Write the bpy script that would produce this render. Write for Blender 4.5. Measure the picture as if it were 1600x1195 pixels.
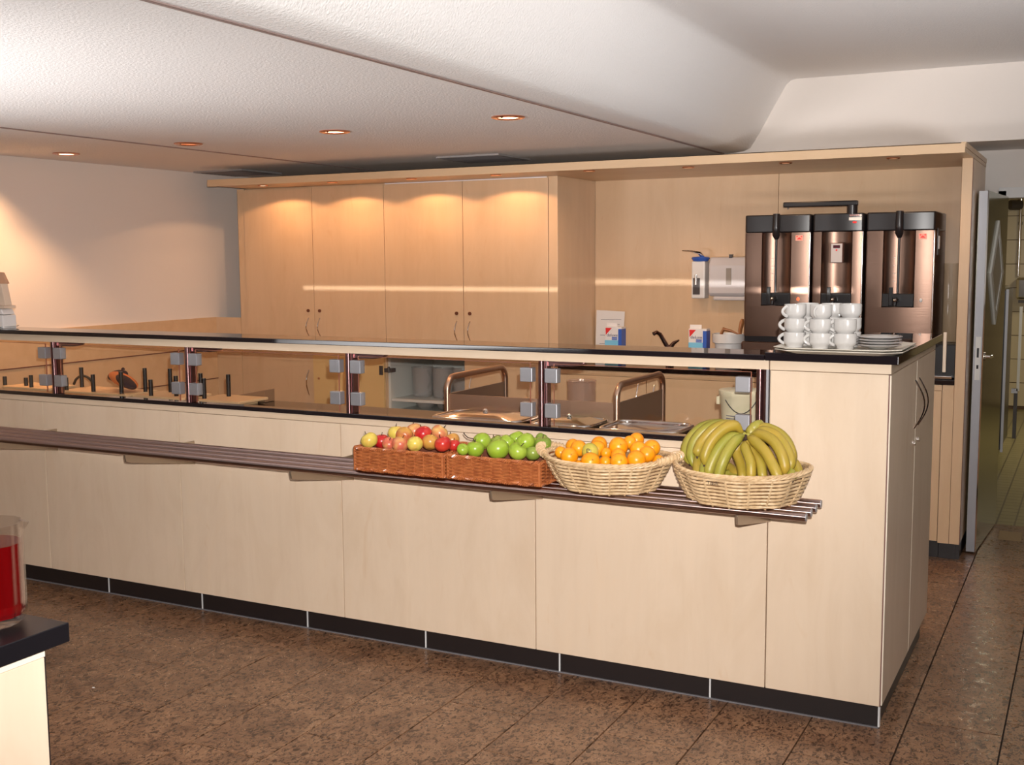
import bpy, bmesh, math, random
import numpy as np
from mathutils import Vector, Matrix
random.seed(7)
PI = math.pi
for o in list(bpy.data.objects): bpy.data.objects.remove(o)
SC = bpy.context.scene
COL = SC.collection

# ------------------------------------------------------------------ camera
F = 1775.36
PITCH, YAW, ROLL = -0.109183424, 0.475034697, -0.00702883224
CAM = np.array([0.57762, -3.81956, 1.6])
_c, _s = math.cos(YAW), math.sin(YAW)
FW = np.array([-_s*math.cos(PITCH), _c*math.cos(PITCH), math.sin(PITCH)])
_rt = np.array([_c, _s, 0.0]); _up = np.cross(_rt, FW)
RT = math.cos(ROLL)*_rt + math.sin(ROLL)*_up
UP = -math.sin(ROLL)*_rt + math.cos(ROLL)*_up
def at(u, v, y):                       # point of the plane Y=y seen at pixel u,v
    d = FW + RT*(u-800)/F - UP*(v-597.5)/F
    return CAM + d*((y-CAM[1])/d[1])
def depth(p): return float(FW @ (np.array(p)-CAM))
cd = bpy.data.cameras.new('camera'); cam = bpy.data.objects.new('camera', cd); COL.objects.link(cam)
cd.sensor_fit = 'HORIZONTAL'; cd.sensor_width = 36.0; cd.lens = F*36.0/1600.0
cd.clip_start = 0.05; cd.clip_end = 100
m = Matrix.Identity(4)
for i in range(3):
    m[i][0] = RT[i]; m[i][1] = UP[i]; m[i][2] = -FW[i]; m[i][3] = CAM[i]
cam.matrix_world = m
SC.camera = cam

# ------------------------------------------------------------------ light and exposure
SC.view_settings.view_transform = 'Standard'; SC.view_settings.look = 'None'
SC.view_settings.exposure = 0.13; SC.view_settings.gamma = 1.0
SC.view_settings.use_curve_mapping = False
w = bpy.data.worlds.new('world'); SC.world = w; w.use_nodes = True
w.node_tree.nodes['Background'].inputs[0].default_value = (0.9, 0.8, 0.7, 1)
w.node_tree.nodes['Background'].inputs[1].default_value = 0.25
def lamp(name, kind, loc, power, color, aim=None, **kw):
    l = bpy.data.lights.new(name, kind); l.energy = power; l.color = color
    for k, v in kw.items(): setattr(l, k, v)
    o = bpy.data.objects.new(name, l); COL.objects.link(o); o.location = loc
    if aim is not None:
        o.rotation_euler = (Vector(aim)-Vector(loc)).to_track_quat('-Z', 'Y').to_euler()
    return o
fp = CAM + UP*0.075 + RT*0.03 + FW*0.02
FLASH = 665.0
lamp('camera_flash', 'SPOT', tuple(fp), FLASH, (1.0, 0.965, 0.93), aim=tuple(fp+FW-RT*.09), spot_size=math.radians(80), spot_blend=1.0, shadow_soft_size=0.012)
# daylight of the windows in the dining room behind the photographer
lamp('window_daylight', 'AREA', (0.4, -6.7, 1.5), 10.0, (1.0, 0.92, 0.85), aim=(-1.0, 2.0, 1.9), shape='RECTANGLE', size=5.5, size_y=1.5)
# two added fill lamps, unseen left and right of the photographer, brighten the ceiling
FILLC = (1.0, 0.97, 0.96)
lamp('ceiling_fill', 'AREA', (-3.45, -2.85, 1.15), 18.0, FILLC, aim=(-3.0, -1.85, 1.80), shape='RECTANGLE', size=2.1, size_y=0.35, spread=math.radians(62))
lamp('ceiling_fill', 'AREA', (1.75, -1.9, 1.15), 35.0, FILLC, aim=(1.15, -0.9, 2.12), shape='RECTANGLE', size=1.7, size_y=0.35, spread=math.radians(76))
# added strip lamp standing in for light glancing off the polished shelf
lamp('shelf_glint_fill', 'AREA', (-2.4, 0.12, 1.2725), 0.22, (1.0, 0.97, 0.92), aim=(-2.4, 2.42, 1.2725+0.137), shape='RECTANGLE', size=3.6, size_y=0.006, spread=math.radians(1.2))
lamp('kitchen_lamp', 'AREA', (0.9, 6.6, 2.3), 26.0, (1.0, 0.88, 0.66), aim=(0.5, 6.6, 0), shape='RECTANGLE', size=1.2, size_y=0.3)
WARM = (1.0, 0.55, 0.27)

# ------------------------------------------------------------------ materials
MATS = {}
def mat(name, col, rough=0.5, metal=0.0, spec=0.5, emit=None, estr=0, coat=0, sss=0):
    if name in MATS: return MATS[name]
    m = bpy.data.materials.new(name); m.use_nodes = True
    b = m.node_tree.nodes['Principled BSDF']
    b.inputs['Base Color'].default_value = (*col, 1); b.inputs['Roughness'].default_value = rough
    b.inputs['Metallic'].default_value = metal; b.inputs['Specular IOR Level'].default_value = spec
    b.inputs['Coat Weight'].default_value = coat
    if emit: b.inputs['Emission Color'].default_value = (*emit, 1); b.inputs['Emission Strength'].default_value = estr
    MATS[name] = m; return m
def nodes(m):
    nt = m.node_tree; return nt, nt.nodes, nt.links, nt.nodes['Principled BSDF']
def coords(nt, scale, rnd=True, space='Object'):
    tc = nt.nodes.new('ShaderNodeTexCoord'); mp = nt.nodes.new('ShaderNodeMapping')
    mp.inputs['Scale'].default_value = scale
    if rnd:
        oi = nt.nodes.new('ShaderNodeObjectInfo'); mu = nt.nodes.new('ShaderNodeVectorMath'); mu.operation = 'SCALE'
        mu.inputs[0].default_value = (13.1, 7.3, 5.7); nt.links.new(oi.outputs['Random'], mu.inputs['Scale'])
        ad = nt.nodes.new('ShaderNodeVectorMath'); ad.operation = 'ADD'
        nt.links.new(tc.outputs[space], ad.inputs[0]); nt.links.new(mu.outputs[0], ad.inputs[1])
        nt.links.new(ad.outputs[0], mp.inputs['Vector'])
    else: nt.links.new(tc.outputs[space], mp.inputs['Vector'])
    return mp.outputs[0]
def noise(nt, vec, scale, detail=4, rough=0.5, dist=0):
    n = nt.nodes.new('ShaderNodeTexNoise'); n.inputs['Scale'].default_value = scale
    n.inputs['Detail'].default_value = detail; n.inputs['Roughness'].default_value = rough
    n.inputs['Distortion'].default_value = dist; nt.links.new(vec, n.inputs['Vector']); return n.outputs['Fac']
def ramp(nt, fac, stops):
    r = nt.nodes.new('ShaderNodeValToRGB'); e = r.color_ramp.elements
    while len(e) < len(stops): e.new(0.5)
    for i, (p, c) in enumerate(stops): e[i].position = p; e[i].color = (*c, 1)
    nt.links.new(fac, r.inputs['Fac']); return r.outputs['Color']
def mixc(nt, a, b, fac, mode='MIX'):
    x = nt.nodes.new('ShaderNodeMix'); x.data_type = 'RGBA'; x.blend_type = mode
    if isinstance(fac, float): x.inputs['Factor'].default_value = fac
    else: nt.links.new(fac, x.inputs['Factor'])
    for s, v in ((6, a), (7, b)):
        if isinstance(v, tuple): x.inputs[s].default_value = (*v, 1)
        else: nt.links.new(v, x.inputs[s])
    return x.outputs[2]
def bump(nt, b, h, strength, dist=0.01):
    n = nt.nodes.new('ShaderNodeBump'); n.inputs['Strength'].default_value = strength
    n.inputs['Distance'].default_value = dist; nt.links.new(h, n.inputs['Height']); nt.links.new(n.outputs[0], b.inputs['Normal'])

def maple(name, base, dark, vertical=True, rough=0.38):
    m = mat(name, base, rough); nt, N, L, b = nodes(m)
    g = coords(nt, (1, 1, 0.05) if vertical else (0.05, 1, 1))
    n1 = noise(nt, g, 16, 4, 0.6, 0.4)
    g2 = coords(nt, (1, 1, 0.3) if vertical else (0.3, 1, 1))
    n2 = noise(nt, g2, 5.5, 5, 0.62, 1.2)
    c1 = ramp(nt, n1, [(0.25, dark), (0.75, base)])
    c2 = ramp(nt, n2, [(0.3, (0.94, 0.915, 0.88)), (0.55, (1, 1, 1)), (0.8, (1.0, 0.97, 0.93))])
    n3 = noise(nt, g2, 11, 2, 0.5, 2.0)
    c3 = ramp(nt, n3, [(0.66, (1, 1, 1)), (0.78, (0.955, 0.91, 0.86))])
    c = mixc(nt, mixc(nt, c1, c2, 0.85, 'MULTIPLY'), c3, 0.7, 'MULTIPLY'); L.new(c, b.inputs['Base Color'])
    return m
MAPLE = maple('maple_laminate', (0.80, 0.635, 0.475), (0.76, 0.598, 0.445))
MAPLEH = maple('maple_laminate_horizontal', (0.79, 0.63, 0.47), (0.73, 0.57, 0.415), False)
PINE = maple('rear_maple_laminate', (0.72, 0.50, 0.31), (0.68, 0.465, 0.282), True, 0.3)
PINEH = maple('rear_maple_edge', (0.70, 0.49, 0.30), (0.64, 0.435, 0.26), False, 0.35)
EDGE = mat('red_brown_edge', (0.16, 0.055, 0.04), 0.5)
EDGEL = mat('pale_edge', (0.85, 0.74, 0.6), 0.4)
BLACK = mat('black_stone', (0.014, 0.010, 0.012), 0.045, spec=0.6)
KICK = mat('black_plinth', (0.018, 0.013, 0.013), 0.42)
WORK = mat('dark_worktop', (0.03, 0.02, 0.016), 0.12, spec=0.7)
SILV = mat('white_joint', (0.75, 0.75, 0.75), 0.35)
CHROME = mat('chrome', (0.82, 0.78, 0.76), 0.10, 1.0)
STEEL = mat('satin_steel', (0.55, 0.38, 0.29), 0.33, 1.0)
TUBEM = mat('tube_steel', (0.32, 0.23, 0.22), 0.11, 1.0)
POSTM = mat('post_steel', (0.30, 0.17, 0.17), 0.32, 1.0)
def brushed(m_, axis):      # ground round the tube: highlights stretch along it
    nt = m_.node_tree; b = nt.nodes['Principled BSDF']; t = nt.nodes.new('ShaderNodeTangent'); t.direction_type = 'RADIAL'; t.axis = axis
    b.inputs['Anisotropic'].default_value = 0.92; b.inputs['Anisotropic Rotation'].default_value = 0.25; nt.links.new(t.outputs[0], b.inputs['Tangent'])
brushed(POSTM, 'Z')
RAILM = mat('rail_tube_steel', (0.42, 0.31, 0.29), 0.30, 1.0); brushed(RAILM, 'X')
PLATEM = mat('plate_steel', (0.62, 0.42, 0.31), 0.5, 1.0)
ALU = mat('alu_grey', (0.42, 0.42, 0.45), 0.42, 0.6)
BPL = mat('black_plastic', (0.012, 0.011, 0.013), 0.28)
GREYD = mat('dark_grey', (0.06, 0.05, 0.05), 0.4)
WHITE = mat('white_plastic', (0.74, 0.72, 0.70), 0.35)
CERAM = mat('white_porcelain', (0.54, 0.52, 0.50), 0.12, coat=0.3)
TRAYM = mat('cream_tray', (0.60, 0.55, 0.47), 0.3)
PAPER = mat('paper', (0.82, 0.78, 0.76), 0.8)
REDM = mat('red_print', (0.75, 0.03, 0.03), 0.4)
BLUEM = mat('blue_print', (0.04, 0.12, 0.5), 0.4)
LBLUE = mat('light_blue_print', (0.22, 0.58, 0.80), 0.4)
INK = mat('grey_ink', (0.22, 0.20, 0.24), 0.6)
PINKL = mat('pink_label', (0.85, 0.35, 0.28), 0.4)
COPPER = mat('copper_ring', (0.72, 0.36, 0.24), 0.25, 1.0)
BUCK = mat('cream_bucket', (0.84, 0.75, 0.53), 0.4)
INNERW = mat('white_carcass', (0.66, 0.66, 0.62), 0.5)
BULB = mat('lit_lens', (1, 0.8, 0.6), 0.4, emit=(1.0, 0.74, 0.5), estr=3.5)
BULBD = mat('dim_lens', (0.5, 0.24, 0.14), 0.3, emit=(1.0, 0.45, 0.2), estr=0.7)
ORCL = mat('orange_cloth', (0.72, 0.20, 0.05), 0.8)
DKCL = mat('dark_cloth', (0.04, 0.015, 0.02), 0.8)
BOARD = mat('pale_wood_board', (0.74, 0.50, 0.28), 0.5)
SPOON = mat('brown_wood', (0.42, 0.17, 0.06), 0.5)
DOORM = mat('olive_steel_door', (0.30, 0.29, 0.17), 0.16, 0.55)
DARKHOLE = mat('dark_void', (0.01, 0.008, 0.008), 0.8)
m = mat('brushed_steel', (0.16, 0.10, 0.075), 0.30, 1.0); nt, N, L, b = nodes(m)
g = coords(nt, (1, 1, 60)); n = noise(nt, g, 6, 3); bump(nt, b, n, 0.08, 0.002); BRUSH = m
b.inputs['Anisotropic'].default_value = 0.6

def plaster(name, col, bs, strength, rough=0.75):
    m = mat(name, col, rough); nt, N, L, b = nodes(m)
    g = coords(nt, (1, 1, 1), False); n = noise(nt, g, bs, 3, 0.6); bump(nt, b, n, strength, 0.006)
    n2 = noise(nt, g, 0.8, 2); L.new(ramp(nt, n2, [(0.3, tuple(c*0.96 for c in col)), (0.7, col)]), b.inputs['Base Color'])
    return m
CEIL = plaster('stucco_ceiling', (0.86, 0.84, 0.83), 95, 0.5)
WALLM = plaster('white_wall', (0.82, 0.755, 0.70), 120, 0.08)
BROWNW = plaster('dining_room_wall', (0.15, 0.085, 0.045), 20, 0.05)
# stone floor tile
m = mat('brown_stone_tile', (0.17, 0.11, 0.075), 0.28); nt, N, L, b = nodes(m)
g = coords(nt, (1, 1, 1))
big = ramp(nt, noise(nt, g, 7, 5, 0.65, 0.6), [(0.28, (0.155, 0.078, 0.044)), (0.5, (0.275, 0.146, 0.080)), (0.72, (0.36, 0.20, 0.11))])
g3 = coords(nt, (1.0, 0.6, 1))
sp = ramp(nt, noise(nt, g3, 85, 3, 0.7, 0.8), [(0.43, (0.12, 0.08, 0.07)), (0.485, (1, 1, 1))])
sp2 = ramp(nt, noise(nt, g, 150, 2, 0.6), [(0.66, (0, 0, 0)), (0.84, (.8, .8, .8))])
c = mixc(nt, big, sp, 0.85, 'MULTIPLY'); c = mixc(nt, c, (0.40, 0.33, 0.27), sp2)
L.new(c, b.inputs['Base Color'])
L.new(ramp(nt, noise(nt, g, 30, 3), [(0.3, (0.22,)*3), (0.7, (0.42,)*3)]), b.inputs['Roughness'])
bump(nt, b, noise(nt, g3, 85, 3, 0.7, 0.8), 0.08, 0.002)
TILE = m
GROUT = mat('dark_grout', (0.02, 0.012, 0.009), 0.8)
KTILE = mat('cream_wall_tile', (0.62, 0.52, 0.34), 0.2)
KGROUT = mat('brown_grout', (0.12, 0.07, 0.04), 0.8)
m = mat('kitchen_floor_tiles', (0.2, 0.17, 0.08), 0.35); nt, N, L, b = nodes(m)
g = coords(nt, (1, 1, 1), False); br = N.new('ShaderNodeTexBrick'); L.new(g, br.inputs['Vector'])
br.offset = 0; br.inputs['Scale'].default_value = 1; br.inputs['Brick Width'].default_value = 0.1; br.inputs['Row Height'].default_value = 0.1
br.inputs['Mortar Size'].default_value = 0.005
br.inputs['Color1'].default_value = (0.30, 0.26, 0.12, 1); br.inputs['Color2'].default_value = (0.27, 0.23, 0.10, 1); br.inputs['Mortar'].default_value = (0.12, 0.10, 0.05, 1)
L.new(br.outputs['Color'], b.inputs['Base Color']); KFLOOR = m

def clear(name, tint, rg=0.03, milk=0):
    m = bpy.data.materials.new(name); m.use_nodes = True; nt = m.node_tree; N = nt.nodes; L = nt.links
    N.remove(N['Principled BSDF'])
    t = N.new('ShaderNodeBsdfTransparent'); t.inputs[0].default_value = (*tint, 1)
    g = N.new('ShaderNodeBsdfGlossy'); g.inputs['Roughness'].default_value = rg; g.inputs[0].default_value = (1, 1, 1, 1)
    fr = N.new('ShaderNodeFresnel'); ge = N.new('ShaderNodeNewGeometry'); ii = N.new('ShaderNodeMapRange'); L.new(ge.outputs['Backfacing'], ii.inputs['Value'])
    ii.inputs['To Min'].default_value = 1.45; ii.inputs['To Max'].default_value = 1/1.45; L.new(ii.outputs[0], fr.inputs['IOR'])
    mx = N.new('ShaderNodeMixShader'); L.new(fr.outputs[0], mx.inputs[0]); L.new(t.outputs[0], mx.inputs[1]); L.new(g.outputs[0], mx.inputs[2])
    out = mx.outputs[0]
    if milk:
        d = N.new('ShaderNodeBsdfDiffuse'); d.inputs[0].default_value = (.85, .82, .8, 1); m2 = N.new('ShaderNodeMixShader'); m2.inputs[0].default_value = milk
        L.new(out, m2.inputs[1]); L.new(d.outputs[0], m2.inputs[2]); out = m2.outputs[0]
    L.new(out, N['Material Output'].inputs[0]); MATS[name] = m; return m
GLASS = clear('clear_pane', (0.97, 0.97, 0.96))
GLASSJ = clear('moulded_glass', (0.98, 0.975, 0.97), 0.16, .17)
GLASSF = clear('fluted_glass', (0.93, 0.91, 0.90), 0.08)
GLASSW = clear('warm_glass', (0.95, 0.90, 0.87), 0.13, .08)
GEDGE = mat('glass_edge', (0.35, 0.13, 0.08), 0.2)
m = bpy.data.materials.new('red_juice'); m.use_nodes = True; nt, N, L, b = nodes(m)
b.inputs['Base Color'].default_value = (0.17, 0.002, 0.003, 1); b.inputs['Roughness'].default_value = 0.08
b.inputs['Transmission Weight'].default_value = 0.25; b.inputs['Subsurface Weight'].default_value = 0.0
JUICE = m
def wicker(name, a, bcol, rough):
    m = mat(name, a, rough); nt, N, L, b = nodes(m)
    g = coords(nt, (1, 1, 1)); L.new(ramp(nt, noise(nt, g, 45, 3, 0.6), [(0.3, bcol), (0.7, a)]), b.inputs['Base Color'])
    return m
WICKB = wicker('brown_wicker', (0.52, 0.17, 0.055), (0.32, 0.085, 0.028), 0.25)
WICKP = wicker('pale_willow', (0.78, 0.565, 0.335), (0.52, 0.34, 0.175), 0.35)
def fruit(name, a, bcol, sc, lo, hi, rough=0.3, fine=None):
    m = mat(name, a, rough); nt, N, L, b = nodes(m)
    g = coords(nt, (1, 1, 1)); c = ramp(nt, noise(nt, g, sc, 2, 0.5), [(lo, a), (hi, bcol)])
    L.new(c, b.inputs['Base Color'])
    if fine: bump(nt, b, noise(nt, g, 400, 2), fine, 0.001)
    return m
A_RED = fruit('apple_red', (0.50, 0.012, 0.018), (0.62, 0.06, 0.03), 22, 0.4, 0.7)
A_YEL = fruit('apple_yellow', (0.72, 0.55, 0.10), (0.70, 0.32, 0.08), 16, 0.5, 0.75)
A_PNK = fruit('apple_pink', (0.62, 0.14, 0.08), (0.72, 0.45, 0.14), 20, 0.42, 0.66)
A_BRN = fruit('apple_russet', (0.60, 0.30, 0.06), (0.50, 0.12, 0.05), 18, 0.45, 0.7)
A_GRN = fruit('apple_green', (0.29, 0.42, 0.03), (0.38, 0.50, 0.06), 20, 0.4, 0.7)
A_GRD = fruit('apple_dark_green', (0.20, 0.28, 0.035), (0.30, 0.36, 0.06), 20, 0.4, 0.7)
ORNG = fruit('orange_peel', (0.93, 0.34, 0.008), (0.88, 0.28, 0.005), 12, 0.4, 0.7, 0.33, 0.25)
MAND = fruit('yellow_green_peel', (0.55, 0.45, 0.07), (0.45, 0.40, 0.06), 14, 0.4, 0.7, 0.35, 0.2)
BAN1 = fruit('banana_yellow', (0.43, 0.285, 0.035), (0.33, 0.26, 0.03), 14, 0.35, 0.7, 0.42)
BAN2 = fruit('banana_green', (0.29, 0.275, 0.035), (0.37, 0.30, 0.045), 14, 0.35, 0.7, 0.42)
STEMM = mat('dark_stem', (0.05, 0.025, 0.015), 0.7)

# ------------------------------------------------------------------ mesh builder (world coordinates)
class B:
    def __init__(s): s.v = []; s.f = []; s.m = []; s.mi = 0
    def add(s, vs, fs):
        k = len(s.v); s.v += [tuple(map(float, p)) for p in vs]
        for f in fs: s.f.append(tuple(i+k for i in f)); s.m.append(s.mi)
        return s
    def box(s, x0, x1, y0, y1, z0, z1):
        if x0 > x1: x0, x1 = x1, x0
        if y0 > y1: y0, y1 = y1, y0
        if z0 > z1: z0, z1 = z1, z0
        vs = [(x, y, z) for z in (z0, z1) for y in (y0, y1) for x in (x0, x1)]
        return s.add(vs, [(0, 2, 3, 1), (4, 5, 7, 6), (0, 1, 5, 4), (2, 6, 7, 3), (0, 4, 6, 2), (1, 3, 7, 5)])
    def prism(s, poly, axis, a, b_):
        def P(p, t):
            if axis == 'z': return (p[0], p[1], t)
            if axis == 'y': return (p[0], t, p[1])
            return (t, p[0], p[1])
        n = len(poly); vs = [P(p, a) for p in poly] + [P(p, b_) for p in poly]
        fs = [tuple(range(n))[::-1], tuple(range(n, 2*n))] + [(i, (i+1) % n, n+(i+1) % n, n+i) for i in range(n)]
        return s.add(vs, fs)
    def tube(s, path, r, seg=8, closed=False, caps=True, flat=None):
        P_ = [Vector(p) for p in path]; n = len(P_)
        R = r if isinstance(r, (list, tuple)) else [r]*n
        T = []
        for i in range(n):
            if closed: t = P_[(i+1) % n]-P_[i-1]
            else: t = P_[min(i+1, n-1)]-P_[max(i-1, 0)]
            T.append(t.normalized() if t.length > 1e-9 else Vector((0, 0, 1)))
        ref = Vector((0, 0, 1)) if abs(T[0].z) < 0.9 else Vector((1, 0, 0))
        nrm = (ref - T[0]*ref.dot(T[0])).normalized(); rings = []
        for i in range(n):
            nrm = (nrm - T[i]*nrm.dot(T[i])).normalized(); bn = T[i].cross(nrm)
            rings.append([tuple(P_[i] + (nrm*math.cos(2*PI*k/seg)*(flat or 1) + bn*math.sin(2*PI*k/seg))*R[i]) for k in range(seg)])
        vs = [p for q in rings for p in q]; fs = []
        for i in range(n if closed else n-1):
            j = (i+1) % n
            for k in range(seg):
                l = (k+1) % seg; fs.append((i*seg+k, i*seg+l, j*seg+l, j*seg+k))
        if caps and not closed:
            fs.append(tuple(range(seg))[::-1]); fs.append(tuple(range((n-1)*seg, n*seg)))
        return s.add(vs, fs)
    def cyl(s, p0, p1, r, seg=16): return s.tube([p0, p1], r, seg)
    def lathe(s, c, prof, seg=24, flute=0, namp=0):
        vs = []; n = len(prof)
        for k in range(seg):
            a = 2*PI*k/seg
            for (r, z) in prof:
                rr = r*(1+namp*math.cos(flute*a)) if flute else r
                vs.append((c[0]+rr*math.cos(a), c[1]+rr*math.sin(a), c[2]+z))
        fs = []
        for k in range(seg):
            l = (k+1) % seg
            for i in range(n-1): fs.append((k*n+i, l*n+i, l*n+i+1, k*n+i+1))
        if prof[0][0] > 1e-6: fs.append(tuple(k*n for k in range(seg))[::-1])
        if prof[-1][0] > 1e-6: fs.append(tuple(k*n+n-1 for k in range(seg)))
        return s.add(vs, fs)
    def ball(s, c, r, seg=20, rings=12, prof=None, sc=(1, 1, 1), rot=None):
        pr = []
        for i in range(rings+1):
            a = PI*i/rings; rr, zz = math.sin(a), -math.cos(a)
            if prof: rr, zz = prof(rr, zz)
            pr.append((max(rr, 0.0), zz))
        t = B().lathe((0, 0, 0), pr, seg); M_ = rot or Matrix.Identity(3)
        return s.add([tuple(M_ @ Vector((p[0]*r*sc[0], p[1]*r*sc[1], p[2]*r*sc[2])) + Vector(c)) for p in t.v], t.f)

def mesh_of(name, b, mats, smooth=None, org=(0, 0, 0)):
    me = bpy.data.meshes.new(name)
    me.from_pydata([(p[0]-org[0], p[1]-org[1], p[2]-org[2]) for p in b.v], [], b.f)
    for m_ in (mats if isinstance(mats, (list, tuple)) else [mats]): me.materials.append(m_)
    me.polygons.foreach_set('material_index', b.m)
    bm = bmesh.new(); bm.from_mesh(me)
    bmesh.ops.remove_doubles(bm, verts=bm.verts, dist=1e-6)
    bmesh.ops.recalc_face_normals(bm, faces=bm.faces)
    if smooth:
        for f in bm.faces: f.smooth = True
        lim = math.radians(smooth)
        for e in bm.edges:
            if len(e.link_faces) == 2 and e.calc_face_angle(0) > lim: e.smooth = False
    bm.to_mesh(me); bm.free(); return me
def bev(o, wd, seg=2):
    md = o.modifiers.new('bevel', 'BEVEL'); md.width = wd; md.segments = seg; md.limit_method = 'ANGLE'; md.angle_limit = math.radians(40)
    return o
def part(parent, name, b, mats, smooth=None, bevel=0, label=None):
    org = tuple(parent['org']) if parent is not None and 'org' in parent else (0, 0, 0)
    o = bpy.data.objects.new(name, mesh_of(name, b, mats, smooth, org)); COL.objects.link(o)
    if parent is not None: o.parent = parent; o['org'] = list(org)
    if label: o['label'] = label
    if bevel: bev(o, bevel)
    return o
def thing(name, label, cat, loc=(0, 0, 0), group=None):
    o = bpy.data.objects.new(name, None); COL.objects.link(o); o.location = loc; o['org'] = list(map(float, loc))
    o.empty_display_size = 0.05
    o['label'] = label; o['category'] = cat
    if group: o['group'] = group
    return o
def single(name, label, cat, b, mats, loc, smooth=None, bevel=0, group=None):
    o = bpy.data.objects.new(name, mesh_of(name, b, mats, smooth, loc)); COL.objects.link(o); o.location = loc; o['org'] = list(map(float, loc))
    o['label'] = label; o['category'] = cat
    if group: o['group'] = group
    if bevel: bev(o, bevel)
    return o
def struct(name, b, mats, smooth=None, parent=None):
    o = part(parent, name, b, mats, smooth)
    if parent is None: o['kind'] = 'structure'
    return o
def tree_copy(root, loc, label=None, group=None, rotz=None):
    r = root.copy(); COL.objects.link(r); r.location = loc
    if rotz is not None: r.rotation_euler = (0, 0, rotz)
    if label: r['label'] = label
    if group: r['group'] = group
    def rec(a, b_):
        for ch in a.children:
            c = ch.copy(); COL.objects.link(c); c.parent = b_; rec(ch, c)
    rec(root, r); return r
def text_part(parent, name, txt, size, loc, m_, rot=(PI/2, 0, 0), label=None, align='LEFT', ext=0.0002):
    cu = bpy.data.curves.new(name, 'FONT'); cu.body = txt; cu.size = size; cu.extrude = ext; cu.align_x = align
    cu.materials.append(m_)
    t = bpy.data.objects.new(name, cu); COL.objects.link(t)
    dg = bpy.context.evaluated_depsgraph_get(); dg.update()
    me = bpy.data.meshes.new_from_object(t.evaluated_get(dg)); bpy.data.objects.remove(t)
    o = bpy.data.objects.new(name, me); COL.objects.link(o)
    if not me.materials: me.materials.append(m_)
    org = parent['org'] if parent is not None else (0, 0, 0)
    o.parent = parent; o.location = (loc[0]-org[0], loc[1]-org[1], loc[2]-org[2]); o.rotation_euler = rot
    if label: o['label'] = label
    return o

# ================================================================== SETTING
ZC = 2.2; YB = 2.80; XS0, XS1, ZH = -1.265, -1.035, 2.60; YW = 3.42
# floor slab + stone tiles
fl = struct('floor', B().box(-5.1, 3.3, -7.1, 3.42, -0.15, -0.012), GROUT)
TW, TL = 0.302, 0.745
tm = mesh_of('floor_tile', B().box(-TW/2+.0028, TW/2-.0028, -TL/2+.0028, TL/2-.0028, -0.014, 0.0), TILE)
offs = {0: 0.17, -1: -0.27, -2: 0.12, -3: -0.40, -4: 0.05, -5: -0.39, -6: -0.1, -7: -0.33, -8: 0.02, -9: -0.2, -10: -0.567}
for k in range(-15, 4):
    x0 = 0.06+TW*k
    y0 = offs.get(k, (k*0.29) % TL)
    for j in range(-6, 6):
        cx, cy = x0+TW/2, y0+TL*j+TL/2
        if cy-TL/2 > 3.40 or cy < -3.9: continue
        if cy > 0.5 and cx < -0.15: continue
        if cy-TL/2 > 0.1 and cx < -0.3: continue
        t = depth((cx, cy, 0))
        if t < 0.3: continue
        d = np.array((cx, cy, 0))-CAM; uu = 800+F*float(RT@d)/t; vv = 597.5-F*float(UP@d)/t
        if vv > 1700 or uu < -330 or uu > 2100: continue
        if cy+TL/2 > 3.42: sy = (3.42-(cy-TL/2))/TL
        else: sy = 1
        o = bpy.data.objects.new('floor_tile', tm); COL.objects.link(o); o.parent = fl
        o.location = (cx, cy-TL/2+TL*sy/2, random.uniform(-.0006, .0003)); o.scale = (1, sy, 1)
# plain remainder of the floor (outside the view, behind the counter)
o = struct('floor_screed', B().box(-5.1, -0.42, 0.1, 3.42, -0.0115, -0.004), TILE, parent=fl)
o = struct('floor_screed', B().box(-5.1, 3.3, -7.1, -3.6, -0.0115, -0.004), GROUT, parent=fl)
# ceiling
prof = [(-5.1, ZC), (-1.42, ZC), (-1.34, ZC+.003), (-1.29, ZC+.010), (-1.255, ZC+.025), (-1.20, ZC+.113), (-1.10, ZC+.29), (-1.052, ZC+.373), (-1.028, ZH-.008), (-1.0, ZH), (-.9, ZH), (3.3, ZH), (3.3, ZH+.15), (-5.1, ZH+.15)]
struct('ceiling', B().prism([(p[0], p[1]) for p in prof], 'y', -7.1, YB), CEIL, 50)
struct('ceiling_soffit', B().box(-5.1, 3.3, YB, YW+.1, ZC, ZH+.15), WALLM)
for i, x in enumerate((-1.405, -3.84)):
    b_ = B().box(x-.009, x-.004, -7, 2.75, ZC-.004, ZC); b_.box(x+.004, x+.009, -7, 2.75, ZC-.004, ZC); b_.mi = 1
    b_.box(x-.004, x+.004, -7, 2.75, ZC-.002, ZC+.001)
    struct('trim_%d' % (i+1), b_, [mat('joint_metal', (0.40, 0.30, 0.28), 0.4, 0.5), GREYD])
struct('wall_left', B().box(-5.15, -5.0, -7.1, YW, 0, ZC+.1), WALLM)
b_ = B()
pan = struct('trim_3', B().box(-5.0, -4.985, -3.4, 2.42, 0, 1.197), PINEH)
struct('return_panel', B().box(-4.985, -4.762, 2.405, 2.42, 0, 1.197), PINE, parent=pan)
for i in range(5):     # cover battens of the wainscot
    struct('batten', B().box(-4.985, -4.981, -3.4, 2.42, .10+.22*i, .106+.22*i), EDGE, parent=pan)
b_ = B().box(-5.15, 0.083, YW, YW+.12, 0, ZH); b_.box(1.02, 3.3, YW, YW+.12, 0, ZH); b_.box(0.083, 1.02, YW, YW+.12, 1.96, ZH)
struct('wall_back', b_, WALLM)
struct('wall_right', B().box(3.2, 3.35, -7.1, YW, 0, ZH), BROWNW)
struct('wall_front', B().box(-5.1, 3.3, -7.2, -7.1, 0, ZH), BROWNW)
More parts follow.
